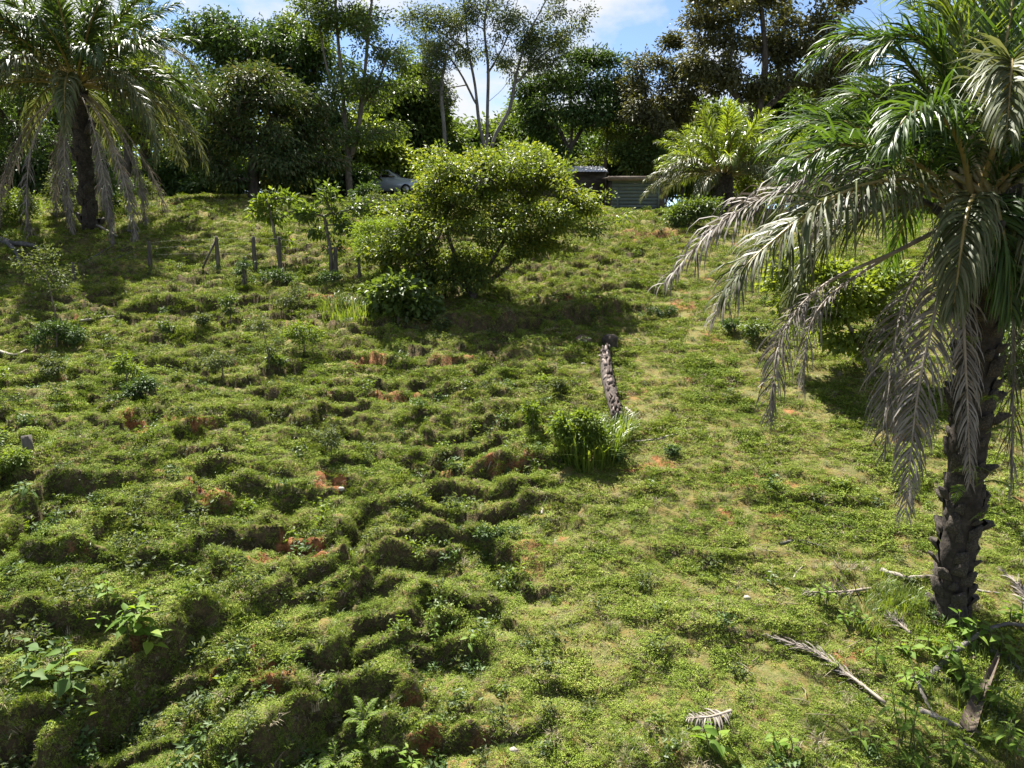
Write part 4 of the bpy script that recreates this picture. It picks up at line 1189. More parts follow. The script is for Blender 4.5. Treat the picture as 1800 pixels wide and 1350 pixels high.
bush('shrub', 'big leafy shrub between the young palm and the near palm fronds', 'bush', (1330, 385), [(1340, 310, 40, 50), (1310, 340, 30, 40), (1380, 300, 50, 60)], 120, 60, 0.4, 0.17, 0.075, G_LIGHT, 311, 0.06, dd=4)
bush('shrub', 'small shrub on the slope left of the hanging leafy tree', 'bush', (1330, 600), [(1332, 575, 22, 18)], 26, 40, 0.14, 0.08, 0.04, G_MID, 312, 0.02)
bush('shrub', 'low dark shrub just left of another on the right slope', 'bush', (1290, 585), [(1290, 570, 16, 12)], 20, 40, 0.12, 0.07, 0.035, G_DARK, 313, 0.02)
bush('shrub', 'bright shrubs left of the hanging dead skirt of the left palm', 'bush', (40, 395), [(30, 362, 45, 20), (60, 370, 30, 16), (0, 370, 40, 20)], 90, 55, 0.32, 0.10, 0.05, G_SOFT, 314, 0.03)
bush('shrub', 'weedy shrub between the left palm trunk and its hanging dead fronds', 'bush', (112, 385), [(110, 345, 22, 30), (120, 365, 20, 16)], 50, 50, 0.28, 0.10, 0.05, G_WEED, 315, 0.03, dd=1.5)
bush('shrub', 'dark sapling right behind the left palm', 'bush', (197, 385), [(195, 345, 22, 28), (210, 330, 16, 14)], 40, 45, 0.28, 0.12, 0.06, G_DARK, 316, 0.03, dd=2.0)
bush('shrub', 'weeds lit by sun at the foot of the trees right of the left palm', 'bush', (250, 355), [(250, 335, 30, 18)], 40, 45, 0.3, 0.12, 0.06, G_WEED, 317, 0.03, dd=1.0)

# ---------------------------------------------------------------- understory along the top of the hill
US = [(60, 300, 70, 32, 43, G_DARK, 'under the tree at the left edge'), (190, 305, 60, 30, 43, G_DARK, 'in the shade right of the left palm trunk'), (300, 312, 60, 26, 42, G_DARK, 'below the hanging fronds of the left palm'),
      (560, 292, 45, 38, 42, G_LIGHT, 'yellow green, left of the slender stems'), (600, 318, 50, 20, 41, G_DARK, 'at the foot of the slender stems'), (690, 295, 55, 38, 48, G_MID, 'behind the parked car'),
      (780, 300, 70, 38, 50, G_DARK, 'below the thin pale trunk'), (900, 290, 70, 45, 54, G_MID, 'behind the pale forked trunks'), (965, 285, 45, 40, 52, G_DARK, 'left of the grey roof'),
      (1130, 275, 50, 35, 50, G_MID, 'above the roof of the shed'), (1200, 290, 50, 45, 47, G_DARK, 'right behind the shed'), (1400, 310, 90, 50, 46, G_DARK, 'under the huge olive tree'), (1540, 330, 90, 60, 44, G_MID, 'seen through the nearest palm'), (1700, 340, 110, 70, 42, G_MID, 'at the right behind the nearest palm'), (440, 318, 90, 22, 41, G_DARK, 'in deep shade under the dome tree')]
for i, (u, v, ru, rv, d, lf, wd) in enumerate(US):
    d = float(d)
    tree('understory_shrub', 'shrub of the undergrowth ' + wd, 'shrub', onground(u, 340, d), [[P(u, v + rv * .5, d), P(u, v, d)]],
         [pblob(u, v, ru * .6, rv, d), pblob(u - ru * .55, v + rv * .3, ru * .5, rv * .7, d), pblob(u + ru * .55, v + rv * .25, ru * .5, rv * .8, d)], tips=80, per=60, rad=0.55, ll=0.30, lw=0.14, leaf=lf, bark=M_DARKBARK, trunk_r=0.07, seed=400 + i, group='undergrowth along the top of the hill', seg=0.7)

FAR = ['beyond the left edge', 'behind the left palm', 'behind the fronds right of the left palm', 'behind the light green tree', 'behind the dome tree', 'behind the yellow green undergrowth', 'behind the slender dark stems', 'left of the pale forked trunks', 'right of the pale forked trunks', 'above the pale grey roof', 'above the green shed', 'behind the young palm', 'behind the huge olive tree', 'behind the nearest palm fronds', 'behind the nearest palm crown']
for i in range(15):
    u = -60 + i * 132; d = 68.0 + 6 * ((i * 7) % 3)
    v = 262 + 14 * ((i * 5) % 4); ru = 100; rv = 62
    tree('distant_tree', 'distant tree of the second row, ' + FAR[i], 'tree', onground(u, 340, d), [[P(u, v + rv * .8, d), P(u, v, d)]],
         [pblob(u, v, ru, rv, d), pblob(u - ru * .6, v + rv * .5, ru * .6, rv * .6, d), pblob(u + ru * .6, v + rv * .45, ru * .6, rv * .6, d)], tips=150, per=45, rad=1.1, ll=0.62, lw=0.30, leaf=[G_MID, G_DARK, G_LIGHT][i % 3], bark=M_DARKBARK, trunk_r=0.2, seed=450 + i, group='second row of trees behind the wood', seg=1.2)

# ---------------------------------------------------------------- shed, house, car
M_GREENW = plain_mat('green_painted_board', [(0.078, 0.095, 0.084), (0.095, 0.113, 0.10), (0.113, 0.13, 0.116)], 5, 0.6, 0.15, stretch=(0.3, 1, 1))
M_DARKW = plain_mat('dark_weathered_wood', [(0.03, 0.024, 0.018), (0.07, 0.056, 0.042), (0.12, 0.10, 0.075)], 6, 0.85, 0.4, stretch=(0.3, 1, 1))
M_TIN = plain_mat('grey_roof_sheet', [(0.28, 0.28, 0.28), (0.40, 0.40, 0.40), (0.50, 0.50, 0.50)], 3, 0.45, 0.05, metallic=0.3)
M_RUST = plain_mat('rusty_roof_edge', [(0.08, 0.055, 0.038), (0.13, 0.095, 0.065), (0.17, 0.13, 0.095)], 4, 0.7, 0.2)


def box(x0, x1, y0, y1, z0, z1, bev=0.0):
    V = np.array([(x, y, z) for x in (x0, x1) for y in (y0, y1) for z in (z0, z1)], float)
    Q = np.array([(0, 1, 3, 2), (4, 6, 7, 5), (0, 4, 5, 1), (2, 3, 7, 6), (0, 2, 6, 4), (1, 5, 7, 3)])
    return V, Q


def box_part(name, parent, mat, *a, **kw):
    ac = Acc(); V, Q = box(*a); ac.add(V, Q)
    return link(name, ac.mesh(name, mat), parent, **kw)


def corrugated(name, parent, mat, x0, x1, ya, za, yb, zb, pitch=0.2, amp=0.02):
    n = int((x1 - x0) / pitch * 4)
    xs = np.linspace(x0, x1, n + 1)
    w_ = amp * np.sin(xs * 2 * np.pi / pitch)
    top = []
    for y_, z_ in ((ya, za), (yb, zb)):
        top.append(np.stack([xs, np.full(n + 1, y_), z_ + w_], 1))
    V = np.concatenate(top + [t - np.array([0, 0, 0.02]) for t in top])
    k = np.arange(n); m = n + 1
    Q = np.concatenate([np.stack([k, k + 1, m + k + 1, m + k], 1), np.stack([2 * m + k, 3 * m + k, 3 * m + k + 1, 2 * m + k + 1], 1), np.stack([k, 2 * m + k, 2 * m + k + 1, k + 1], 1), np.stack([m + k, m + k + 1, 3 * m + k + 1, 3 * m + k], 1)])
    ac = Acc(); ac.add(V, Q)
    return link(name, ac.mesh(name, mat, False), parent)


d = 42.0
fs = onground(1125, 372, d)
fs[2] = P(1125, 374, d)[2]
k = d / FPX
shed = thing('shed', 'low green board shed with a flat brown roof edge at the top of the hill', 'shed', fs)
wz = 56 * k
xl, xr = -50 * k, 30 * k
for i in range(9):
    z0 = 0.05 + i * (wz - 0.05) / 9
    box_part('board', shed, M_GREENW, xl, xr, -0.012 * (i % 2), 0.03, z0 + 0.012, z0 + (wz - 0.05) / 9, rot=(0.045, 0, 0))
box_part('wall', shed, M_DARKW, xl, xr, 0.05, 2.6, -0.3, wz)
box_part('corner_post', shed, M_GREENW, xr, xr + 0.1, -0.06, 0.05, -0.3, wz)
box_part('corner_post', shed, M_GREENW, xl + 9 * k, xl + 9 * k + 0.08, -0.075, -0.03, -0.3, wz * .75)
box_part('sill', shed, M_DARKW, xl, xr, -0.08, 0.0, -0.25, 0.05)
box_part('lean_to_post', shed, M_DARKW, xr + 14 * k, xr + 14 * k + 0.1, 0.0, 0.1, -0.3, wz)
box_part('lean_to_back_wall', shed, M_DARKW, xr + 0.1, xr + 22 * k, 1.6, 1.68, -0.3, wz)
ac = Acc()
V, Q = box(xl - 0.3, xr + 24 * k, -0.45, 3.0, wz + 0.003, wz + 0.10)
V[[2, 3, 6, 7], 2] += 0.35
ac.add(V, Q)
rf = link('roof', ac.mesh('roof', M_RUST), shed)
box_part('fascia', rf, M_RUST, xl - 0.32, xr + 24 * k + .02, -0.50, -0.453, wz - 0.10, wz + 0.16)

d = 44.5
fh = onground(1020, 350, d)
k = d / FPX
house = thing('house', 'wooden house with a pale grey sheet roof, mostly hidden by the big bush', 'house', fh)
zt = P(1020, 290, d)[2] - fh[2]
ze = P(1020, 300, d)[2] - fh[2]
box_part('wall', house, M_DARKW, -3.4, 44 * k, 0.4, 5.0, -0.4, ze - 0.05)
corrugated('roof', house, M_TIN, -3.8, 46 * k, -0.35, ze - 0.12, 2.6, zt + 0.22)
corrugated('roof', house, M_TIN, -3.8, 46 * k, 2.605, zt + 0.22, 5.6, ze - 0.12)
ac = Acc()
V = np.array([(44 * k, 0.4, ze - 0.07), (44 * k, 5.0, ze - 0.07), (44 * k, 2.6, zt + 0.14), (44 * k - .06, 0.4, ze - 0.07), (44 * k - .06, 5.0, ze - 0.07), (44 * k - .06, 2.6, zt + 0.14)])
ac.add(V, [(0, 1, 4, 3), (1, 2, 5, 4), (2, 0, 3, 5)], [(0, 2, 1), (3, 4, 5)])
link('gable', ac.mesh('gable', M_DARKW), house)
ac = Acc()
for a_, b_ in (((46 * k, -0.38, ze - 0.2), (46 * k, 2.6, zt + 0.15)), ((46 * k, 2.6, zt + 0.15), (46 * k + .6, 5.6, ze - 0.5))):
    V, Q, T = tube(np.array([a_, b_]), 0.09, 4); ac.add(V, Q, T)
link('bargeboard', ac.mesh('bargeboard', M_DARKW), house)


def car(foot, yaw):
    M_PAINT = plain_mat('pale_blue_car_paint', [(0.30, 0.34, 0.40), (0.33, 0.37, 0.43)], 3, 0.25, 0, metallic=0.2, spec=0.6)
    M_GLASS = plain_mat('dark_car_glass', [(0.010, 0.012, 0.018), (0.016, 0.018, 0.025)], 2, 0.06, 0, spec=0.9)
    M_TYRE = plain_mat('tyre_rubber', [(0.012, 0.012, 0.012), (0.022, 0.022, 0.022)], 8, 0.85, 0.1)
    M_RIM = plain_mat('wheel_rim', [(0.30, 0.30, 0.31), (0.42, 0.42, 0.43)], 5, 0.35, 0, metallic=0.7)
    M_LAMP = plain_mat('lamp_lens', [(0.55, 0.55, 0.55), (0.7, 0.7, 0.7)], 5, 0.1, 0, spec=0.8)
    root = thing('parked_car', 'pale blue grey car parked under the trees, mostly hidden by leaves', 'car', foot, (0, 0, yaw))
    prof = np.array([(-2.1, .35), (-2.15, .75), (-2.05, 1.0), (-1.75, 1.05), (-1.35, 1.48), (-0.9, 1.56), (0.15, 1.54), (0.85, 1.08), (1.75, .93), (2.08, .78), (2.12, .38), (1.75, .25), (-1.7, .25)])
    n = len(prof); ac = Acc()
    rings = []
    for y_, s_ in ((-.86, .93), (-.83, 1.0), (.83, 1.0), (.86, .93)):
        q = prof.copy()
        q[:, 1] = .25 + (q[:, 1] - .25) * (1 if abs(y_) < .85 else .985)
        yy = np.full(n, y_)
        hi = prof[:, 1] > 1.06
        yy[hi] = np.sign(y_) * (abs(y_) - 0.16)
        rings.append(np.stack([q[:, 0] * (.99 if abs(y_) > .85 else 1), yy, q[:, 1]], 1))
    V = np.concatenate(rings)
    Q = []
    for r_ in range(3):
        for i in range(n):
            j = (i + 1) % n
            Q.append((r_ * n + i, r_ * n + j, (r_ + 1) * n + j, (r_ + 1) * n + i))
    T = []
    for r_, fl in ((0, 1), (3, 0)):
        o = r_ * n; c = len(V)
        V = np.concatenate([V, [[0, -.86 if r_ == 0 else .86, .7]]])
        for i in range(n):
            j = (i + 1) % n
            T.append((o + j, o + i, c) if fl else (o + i, o + j, c))
    ac.add(V, Q, T)
    link('body', ac.mesh('body', M_PAINT), root)
    for s_ in (-1, 1):
        for x0, x1, x2, x3 in ((-1.25, -.35, -.35, -1.05), (-.28, .62, .12, -.28)):
            y0, y1 = s_ * .858, s_ * .716
            Vw = np.array([(x0, y0 * .97, 1.10), (x1, y0 * .97, 1.10), (x2, y1, 1.47), (x3, y1, 1.47)])
            Vw = np.concatenate([Vw, Vw - np.array([0, s_ * .05, 0])])
            a2 = Acc(); a2.add(Vw, [(0, 1, 2, 3), (7, 6, 5, 4), (0, 4, 5, 1), (1, 5, 6, 2), (2, 6, 7, 3), (3, 7, 4, 0)])
            link('window', a2.mesh('window', M_GLASS), root)
        for x0 in (-1.32, 1.32):
            V, Q, T = tube(np.array([(x0, s_ * .70, .33), (x0, s_ * .88, .33)]), .33, 20)
            a2 = Acc(); a2.add(V, Q, T)
            w_ = link('wheel', a2.mesh('wheel', M_TYRE), root)
            V, Q, T = tube(np.array([(x0, s_ * .86, .33), (x0, s_ * .89, .33)]), .2, 14)
            a2 = Acc(); a2.add(V, Q, T)
            link('rim', a2.mesh('rim', M_RIM), w_)
        box_part('headlight', root, M_LAMP, 1.98, 2.125, s_ * .62 - .14, s_ * .62 + .14, .66, .78)
    Vw = np.array([(.80, -.70, 1.13), (.80, .70, 1.13), (.20, .62, 1.53), (.20, -.62, 1.53)]) + np.array([.03, 0, .01])
    Vw = np.concatenate([Vw, Vw - np.array([.05, 0, .03])])
    a2 = Acc(); a2.add(Vw, [(0, 1, 2, 3), (7, 6, 5, 4), (0, 4, 5, 1), (1, 5, 6, 2), (2, 6, 7, 3), (3, 7, 4, 0)])
    link('windscreen', a2.mesh('windscreen', M_GLASS), root)
    return root


car(onground(688, 350, 45.5), -0.22)

# ---------------------------------------------------------------- fence
M_POST = plain_mat('weathered_post', [(0.035, 0.03, 0.024), (0.08, 0.07, 0.057), (0.135, 0.12, 0.10)], 10, 0.9, 0.5, stretch=(1, 1, 0.2))
M_WIRE = plain_mat('fence_wire', [(0.05, 0.047, 0.045), (0.09, 0.085, 0.08)], 20, 0.7, 0, metallic=0.2)
gf = np.random.default_rng(55)
f0 = ground_at(383, 470)
fence = thing('wire_fence', 'old pasture fence of weathered wooden posts and thin wire on the left slope', 'fence', f0)
tops = []
for u, v, hpx, lean in [(131, 500, 36, 0.02), (265, 474, 46, 0.0), (384, 472, 54, 0.0), (449, 474, 56, 0.0), (430, 502, 50, 0.05), (493, 470, 52, 0), (583, 490, 54, -.01), (591, 489, 50, .02), (632, 492, 40, 0.0), (700, 480, 40, 0)]:
    b_ = ground_at(u, v); dp = b_[1] * CP - (b_[2] - CZ) * SP
    h_ = hpx * dp / FPX
    c = np.array([b_ - [0, 0, .25], b_ + [lean * .3, 0, h_ * .35], b_ + [lean * .7 + gf.normal(0, .01), gf.normal(0, .01), h_ * .7], b_ + [lean, 0, h_]]) - f0
    V, Q, T = tube(bez(c, 8), np.linspace(0.062, 0.05, 8) * gf.uniform(.85, 1.2), 8)
    V += gf.normal(0, .004, V.shape)
    ac = Acc(); ac.add(V, Q, T)
    link('post', ac.mesh('post', M_POST, True), fence)
    if u not in (430, 591):
        tops.append((b_ - f0, h_))
a_ = ground_at(356, 476); b_ = ground_at(382, 472)
V, Q, T = tube(np.array([a_ - f0, b_ - f0 + np.array([0, 0, 0.8])]), 0.035, 7)
ac = Acc(); ac.add(V, Q, T)
link('brace', ac.mesh('brace', M_POST, True), fence)
for fr in (0.45, 0.7, 0.92):
    q = np.array([t + np.array([0, -.06, h_ * fr]) for t, h_ in tops])
    V, Q, T = tube(bez(q, 60), 0.0028, 4)
    ac = Acc(); ac.add(V, Q, T)
    link('wire', ac.mesh('wire', M_WIRE, True), fence)

# ---------------------------------------------------------------- fallen palm trunk, stump, stones, sticks
M_LOGS = leaf_mat('weathered_palm_scale', [(0.035, 0.025, 0.02), (0.09, 0.068, 0.058), (0.20, 0.165, 0.145)], trans=0, rough=0.85, spec=0.2, objrand=1.2)
M_LOG = plain_mat('dark_palm_log', [(0.02, 0.015, 0.012), (0.05, 0.038, 0.03), (0.09, 0.07, 0.055)], 9, 0.9, 0.5)
a_ = ground_at(1064, 626); b_ = ground_at(1086, 748)
gl = np.random.default_rng(60)
log = thing('fallen_palm_trunk', 'fallen palm trunk covered in old leaf scales, lying down the slope', 'log', a_)
mid_ = (a_ + b_) / 2; mid_[2] = float(Hfast(mid_[:1], mid_[1:2])[0])
c = bez(np.array([a_ + [0, 0, .12], mid_ + [-.08, 0, .17], b_ + [0, 0, .14]]) - a_, 24)
rr = 0.105 + 0.03 * np.sin(np.linspace(0, 3, 24))
V, Q, T = tube(c, rr, 12)
V += gl.normal(0, .008, V.shape)
ac = Acc(); ac.add(V, Q, T)
link('trunk', ac.mesh('trunk', M_LOG, True), log)
sbm = mesh_np('leaf_scale', np.array([[0, -.5, 0], [0, .5, 0], [.9, -.3, .42], [.9, .3, .42], [1.15, 0, .62], [0.1, -.3, .35], [.1, .3, .35]]), [np.array([(0, 2, 5, 5), (0, 1, 3, 2)])[1:], np.array([(0, 2, 5), (1, 6, 3), (2, 4, 5), (4, 3, 6), (4, 6, 5), (2, 3, 4), (0, 5, 6), (0, 6, 1)])], [M_LOGS], {'v': np.full(7, .45)})
tdir = nrm(c[-1] - c[0])
sx = nrm(np.cross(tdir, [0, 0, 1.])); sz = np.cross(sx, tdir)
for i in range(290):
    t = (i + .5) / 290
    p = np.array([np.interp(t, np.linspace(0, 1, 24), c[:, k_]) for k_ in range(3)])
    an = i * 2.39996
    o = math.cos(an) * sx + math.sin(an) * sz
    if o[2] < -0.35:
        continue
    y_ = np.cross(o, tdir)
    mt = Matrix(((-tdir[0], y_[0], o[0]), (-tdir[1], y_[1], o[1]), (-tdir[2], y_[2], o[2]))).to_euler()
    s_ = gl.uniform(.085, .17)
    link('leaf_scale', sbm, log, loc=p + o * 0.10, rot=(mt.x + gl.normal(0, .3), mt.y + gl.normal(0, .3), mt.z + gl.normal(0, .3)), scale=(s_ * gl.uniform(.7, 1.3), s_ * gl.uniform(.5, .9), s_ * gl.uniform(.5, 1.4)))

M_CUT = plain_mat('cut_wood', [(0.05, 0.037, 0.026), (0.085, 0.064, 0.047), (0.125, 0.10, 0.075)], 14, 0.85, 0.2)
sp_ = ground_at(1072, 612)
stump = thing('palm_stump', 'short dark stump at the upper end of the fallen palm trunk', 'stump', sp_)
V, Q, T = tube(np.array([(0, 0, -.2), (0, 0, .05), (0, 0, .15), (.01, 0, .26)]), np.array([.22, .19, .18, .165]), 12)
V += gl.normal(0, .02, V.shape)
ac = Acc(); ac.add(V, Q, T)
link('body', ac.mesh('body', M_LOG, True), stump)
V, Q, T = tube(np.array([(.01, 0, .25), (.01, -0.01, .275), (.01, -.01, .285)]), np.array([.15, .14, .08]), 12)
V[:36, 2] += gl.normal(0, .006, 36)
ac = Acc(); ac.add(V, Q, T)
link('cut_top', ac.mesh('cut_top', M_CUT), stump)


def lump(name, label, cat, u, v, r, mat, seed):
    g = np.random.default_rng(seed)
    p = ground_at(u, v)
    n1, n2 = 14, 9
    th = np.linspace(0, 2 * np.pi, n1, endpoint=False); ph = np.linspace(0.02, np.pi - .02, n2)
    D = np.array([(math.sin(b) * math.cos(a), math.sin(b) * math.sin(a), math.cos(b)) for b in ph for a in th])
    rad = 1 + 0.22 * perlin(D[:, 0] * 1.6 + seed, D[:, 1] * 1.6 + D[:, 2] * 1.3, seed) + 0.1 * perlin(D[:, 0] * 4, D[:, 2] * 4 + D[:, 1] * 3, seed + 1)
    V = D * rad[:, None] * np.array([r, r * .8, r * .62]) + np.array([0, 0, r * .2])
    i = np.arange(n1 * n2).reshape(n2, n1); j = np.roll(i, -1, 1)
    Q = np.stack([i[:-1], i[1:], j[1:], j[:-1]], -1).reshape(-1, 4)
    V = np.concatenate([V, V[:n1].mean(0)[None], V[-n1:].mean(0)[None]])
    T = np.concatenate([np.stack([i[0], j[0], np.full(n1, n1 * n2)], 1), np.stack([j[-1], i[-1], np.full(n1, n1 * n2 + 1)], 1)])
    ac = Acc(); ac.add(V, Q, T)
    o = link(name, ac.mesh(name, mat, True), loc=p, label=label, category=cat)
    return o


M_CLOD = plain_mat('brown_clod', [(0.05, 0.035, 0.025), (0.11, 0.075, 0.05), (0.18, 0.13, 0.09)], 8, 0.95, 0.5)
M_STONE = plain_mat('pale_stone', [(0.2, 0.18, 0.15), (0.30, 0.27, 0.23), (0.38, 0.35, 0.30)], 7, 0.85, 0.3)
lump('soil_clod', 'brown clod of earth left of the dark stump', 'clod', 1025, 602, 0.20, M_CLOD, 3)
lump('stone', 'pale stone in the grass left of the fallen palm trunk', 'stone', 1025, 640, 0.045, M_STONE, 5)
lump('stone', 'pale stone in the grass near the bottom edge of the slope', 'stone', 902, 1320, 0.045, M_STONE, 6)
lump('stone', 'pale stone on the red scar above the middle terraces', 'stone', 600, 862, 0.06, M_STONE, 7)
lump('stone', 'pale stone on the open turf left of the nearest palm', 'stone', 1313, 1052, 0.05, M_STONE, 8)
sb_ = ground_at(50, 800)
V, Q, T = tube(np.array([(0, 0, -.15), (.01, 0, .1), (.0, 0, .28)]), np.array([.085, .075, .07]), 9)
V += gl.normal(0, .006, V.shape)
ac = Acc(); ac.add(V, Q, T)
link('old_post', ac.mesh('old_post', M_POST, True), loc=sb_, label='short grey stub of an old post at the left edge', category='post')

M_STICK = plain_mat('bleached_stick', [(0.12, 0.10, 0.08), (0.20, 0.175, 0.145), (0.28, 0.255, 0.215)], 9, 0.8, 0.3)
M_LIMB = plain_mat('grey_dead_limb', [(0.035, 0.032, 0.028), (0.075, 0.07, 0.062), (0.13, 0.122, 0.11)], 9, 0.85, 0.4)


def stick(name, label, pts, r, mat=None, cat='stick', lift=None, flat=1.0):
    q = []
    for i, (u, v) in enumerate(pts):
        p = ground_at(u, v)
        p = p + np.array([0, 0, r * .45 + (lift[i] if lift else -0.004)])
        q.append(p)
    q = np.array(q); o0 = q[0].copy()
    c = bez(q - o0, 6 * len(q))
    n = len(c)
    c = c + np.cumsum(np.random.default_rng(len(label) * 7 + int(abs(q[0, 0]) * 100)).normal(0, r * .22, c.shape), 0) * np.array([1, 1, .35])
    V, Q, T = tube(c, r * np.linspace(1.15, .55, n), 7)
    V += np.random.default_rng(len(label)).normal(0, r * .13, V.shape)
    if flat != 1:
        cc = np.repeat(c, 7, 0)
        V[:-2, 2] = cc[:, 2] + (V[:-2, 2] - cc[:, 2]) * flat
    ac = Acc(); ac.add(V, Q, T)
    return link(name, ac.mesh(name, mat or M_STICK, True), loc=o0, label=label, category=cat)


stick('dead_branch', 'pale branch lying right of the tall grass clump', [(1108, 779), (1150, 775), (1194, 764)], .028)
stick('dead_branch', 'pale stick beside the lower end of the fallen palm trunk', [(1101, 718), (1112, 735), (1118, 752)], .03)
stick('dead_branch', 'dark curved branch on the open turf left of the nearest palm', [(1370, 957), (1410, 952), (1455, 964)], .022, M_LIMB)
stick('dead_branch', 'pale curved frond stalk in the shade under the left palm', [(138, 399), (165, 400), (205, 416)], .05)
stick('dead_branch', 'thin frond stalk right of the pale one under the left palm', [(222, 408), (250, 410), (285, 418)], .035, M_LIMB)
stick('dead_branch', 'grey branch on the slope right of the tall sapling', [(140, 568), (175, 560), (205, 556)], .03)
stick('dead_branch', 'grey stick at the left edge below the sapling', [(0, 630), (25, 625), (48, 616)], .03)
stick('dead_limb', 'thick grey dead limb at the left edge below the palm', [(-20, 418), (25, 432), (60, 438), (90, 446)], .11, M_LIMB, 'log')
stick('dead_limb', 'grey dead limb running down from the thick one at the left edge', [(10, 425), (22, 445), (35, 468)], .07, M_LIMB, 'log')
stick('dead_branch', 'thin leaning pole in the shaded grass, left one of the pair', [(148, 462), (200, 440)], .022, M_LIMB, lift=(0, .1))
stick('dead_branch', 'thin leaning pole in the shaded grass, right one of the pair', [(185, 465), (235, 448)], .022, M_LIMB, lift=(0, .1))
stick('dead_branch', 'pale broken wood beside the foot of the nearest palm', [(1550, 1003), (1590, 1015), (1640, 1013)], .035)
stick('palm_stalk', 'fallen frond stalk right of the foot of the nearest palm', [(1695, 1035), (1730, 1043), (1765, 1047)], .022)
stick('palm_stalk', 'arching dead frond stalk in the shade at the right edge', [(1628, 1196), (1690, 1150), (1745, 1130), (1790, 1128), (1840, 1140)], .03, M_LIMB, lift=(0, .12, .22, .22, .1))
stick('palm_stalk', 'long thick dead frond stalk at the lower right corner', [(1618, 1252), (1680, 1280), (1745, 1305), (1840, 1345)], .035, M_STICK)
stick('palm_stalk', 'short frond stalk leaning across the long one at lower right', [(1613, 1215), (1628, 1238), (1645, 1262)], .022, M_STICK, lift=(.1, .05, 0))
stick('palm_stalk', 'thin straight stalk lying level in the palm shade', [(1575, 1190), (1660, 1194), (1790, 1198)], .016, M_LIMB)
stick('palm_stalk', 'broken stalk end at the bottom right edge', [(1685, 1302), (1710, 1322), (1735, 1342)], .028, M_STICK)
stick('palm_stalk', 'crooked stalk on the shaded right edge below the palm', [(1745, 1108), (1770, 1095), (1792, 1080)], .016, M_LIMB)
stick('palm_stalk', 'thin stalk by the fallen spathe at right', [(1740, 1145), (1765, 1158), (1800, 1185)], .03, M_LIMB)
stick('dead_branch', 'short pale twig on the turf below the dark bush', [(857, 832), (862, 820), (868, 812)], .012)
stick('dead_branch', 'curved dry stalk on the draw in the middle of the slope', [(952, 905), (955, 888), (960, 876)], .014)
stick('dead_branch', 'thin dry twig right of the draw, upper middle slope', [(1395, 1020), (1402, 1005), (1412, 992)], .012)
stick('dead_branch', 'pale twig near the two stones right of the stump', [(1118, 596), (1130, 602), (1142, 610)], .014)
# broad brown spathe
q = np.array([ground_at(u, v) + np.array([0, 0, h_]) for u, v, h_ in [(1755, 1165, .10), (1735, 1210, .07), (1712, 1255, .05), (1700, 1290, .04)]])
o0 = q[0].copy(); c = bez(q - o0, 12)
wd = np.interp(np.linspace(0, 1, 12), [0, .25, .7, 1], [.02, .035, .075, .08])
sd = nrm(np.cross(nrm(np.gradient(c, axis=0)), [0, 0, 1.]))
V = np.concatenate([c - sd * wd[:, None] + [0, 0, .05], c - [0, 0, .01], c + sd * wd[:, None] + [0, 0, .05]])
k = np.arange(11)
Q = np.concatenate([np.stack([k, k + 1, 12 + k + 1, 12 + k], 1), np.stack([12 + k, 12 + k + 1, 24 + k + 1, 24 + k], 1)])
V2 = np.concatenate([V, V - [0, 0, .012]]); Q2 = np.concatenate([Q, Q[:, ::-1] + 36])
ac = Acc(); ac.add(V2, Q2)
link('palm_spathe', ac.mesh('palm_spathe', M_CUT, True), loc=o0, label='broad brown fallen palm spathe at the lower right', category='spathe')


def ground_frond(label, pts, seed, lift=0.04, **kw):
    g = np.random.default_rng(seed)
    q = np.array([ground_at(u, v) + np.array([0, 0, lift]) for u, v in pts])
    root = thing('fallen_frond', label, 'palm frond', q[0], group='dead palm fronds lying on the turf')
    c = bez(q - q[0], 20)
    lf = frond_mesh(c, g=g, **kw)
    link('leaflets', lf.mesh('leaflets', M_FRONDD), root, kind='stuff')
    V, Q, T = tube(c, np.linspace(.022, .006, 20), 6)
    ac = Acc(); ac.add(V, Q, T)
    link('rachis', ac.mesh('rachis', M_RACHISD, True), root)


ground_frond('dead frond with upright pale leaflets left of the nearest palm foot', [(1530, 1040), (1475, 1046), (1415, 1046)], 1, lift=.04, n=34, L_=.26, w=.018, droop=-.02, spread=.9, start=.05)
ground_frond('long flattened grey frond lying down the slope at right', [(1555, 1245), (1490, 1195), (1430, 1155), (1345, 1125)], 2, lift=.06, n=80, L_=.24, w=.018, droop=.12, ang=1.0, start=.1, spread=.25, ragged=.3)
ground_frond('small dead frond with short comb-like leaflets near the bottom edge', [(1285, 1262), (1250, 1272), (1208, 1275)], 3, lift=.08, n=26, L_=.20, w=.018, droop=.2, ang=.2, start=.05, spread=.2)
ground_frond('grey dead frond in the palm shade at the right edge', [(1850, 1130), (1790, 1040), (1760, 1010)], 4, lift=.06, n=50, L_=.3, w=.02, droop=.1, start=.1, spread=.3, ragged=.3)
ground_frond('crumpled dead leaflets in the shade below the nearest palm', [(1600, 1120), (1575, 1100), (1560, 1085)], 5, lift=.05, n=30, L_=.2, w=.014, droop=.1, start=.05, spread=.6, ragged=.3)

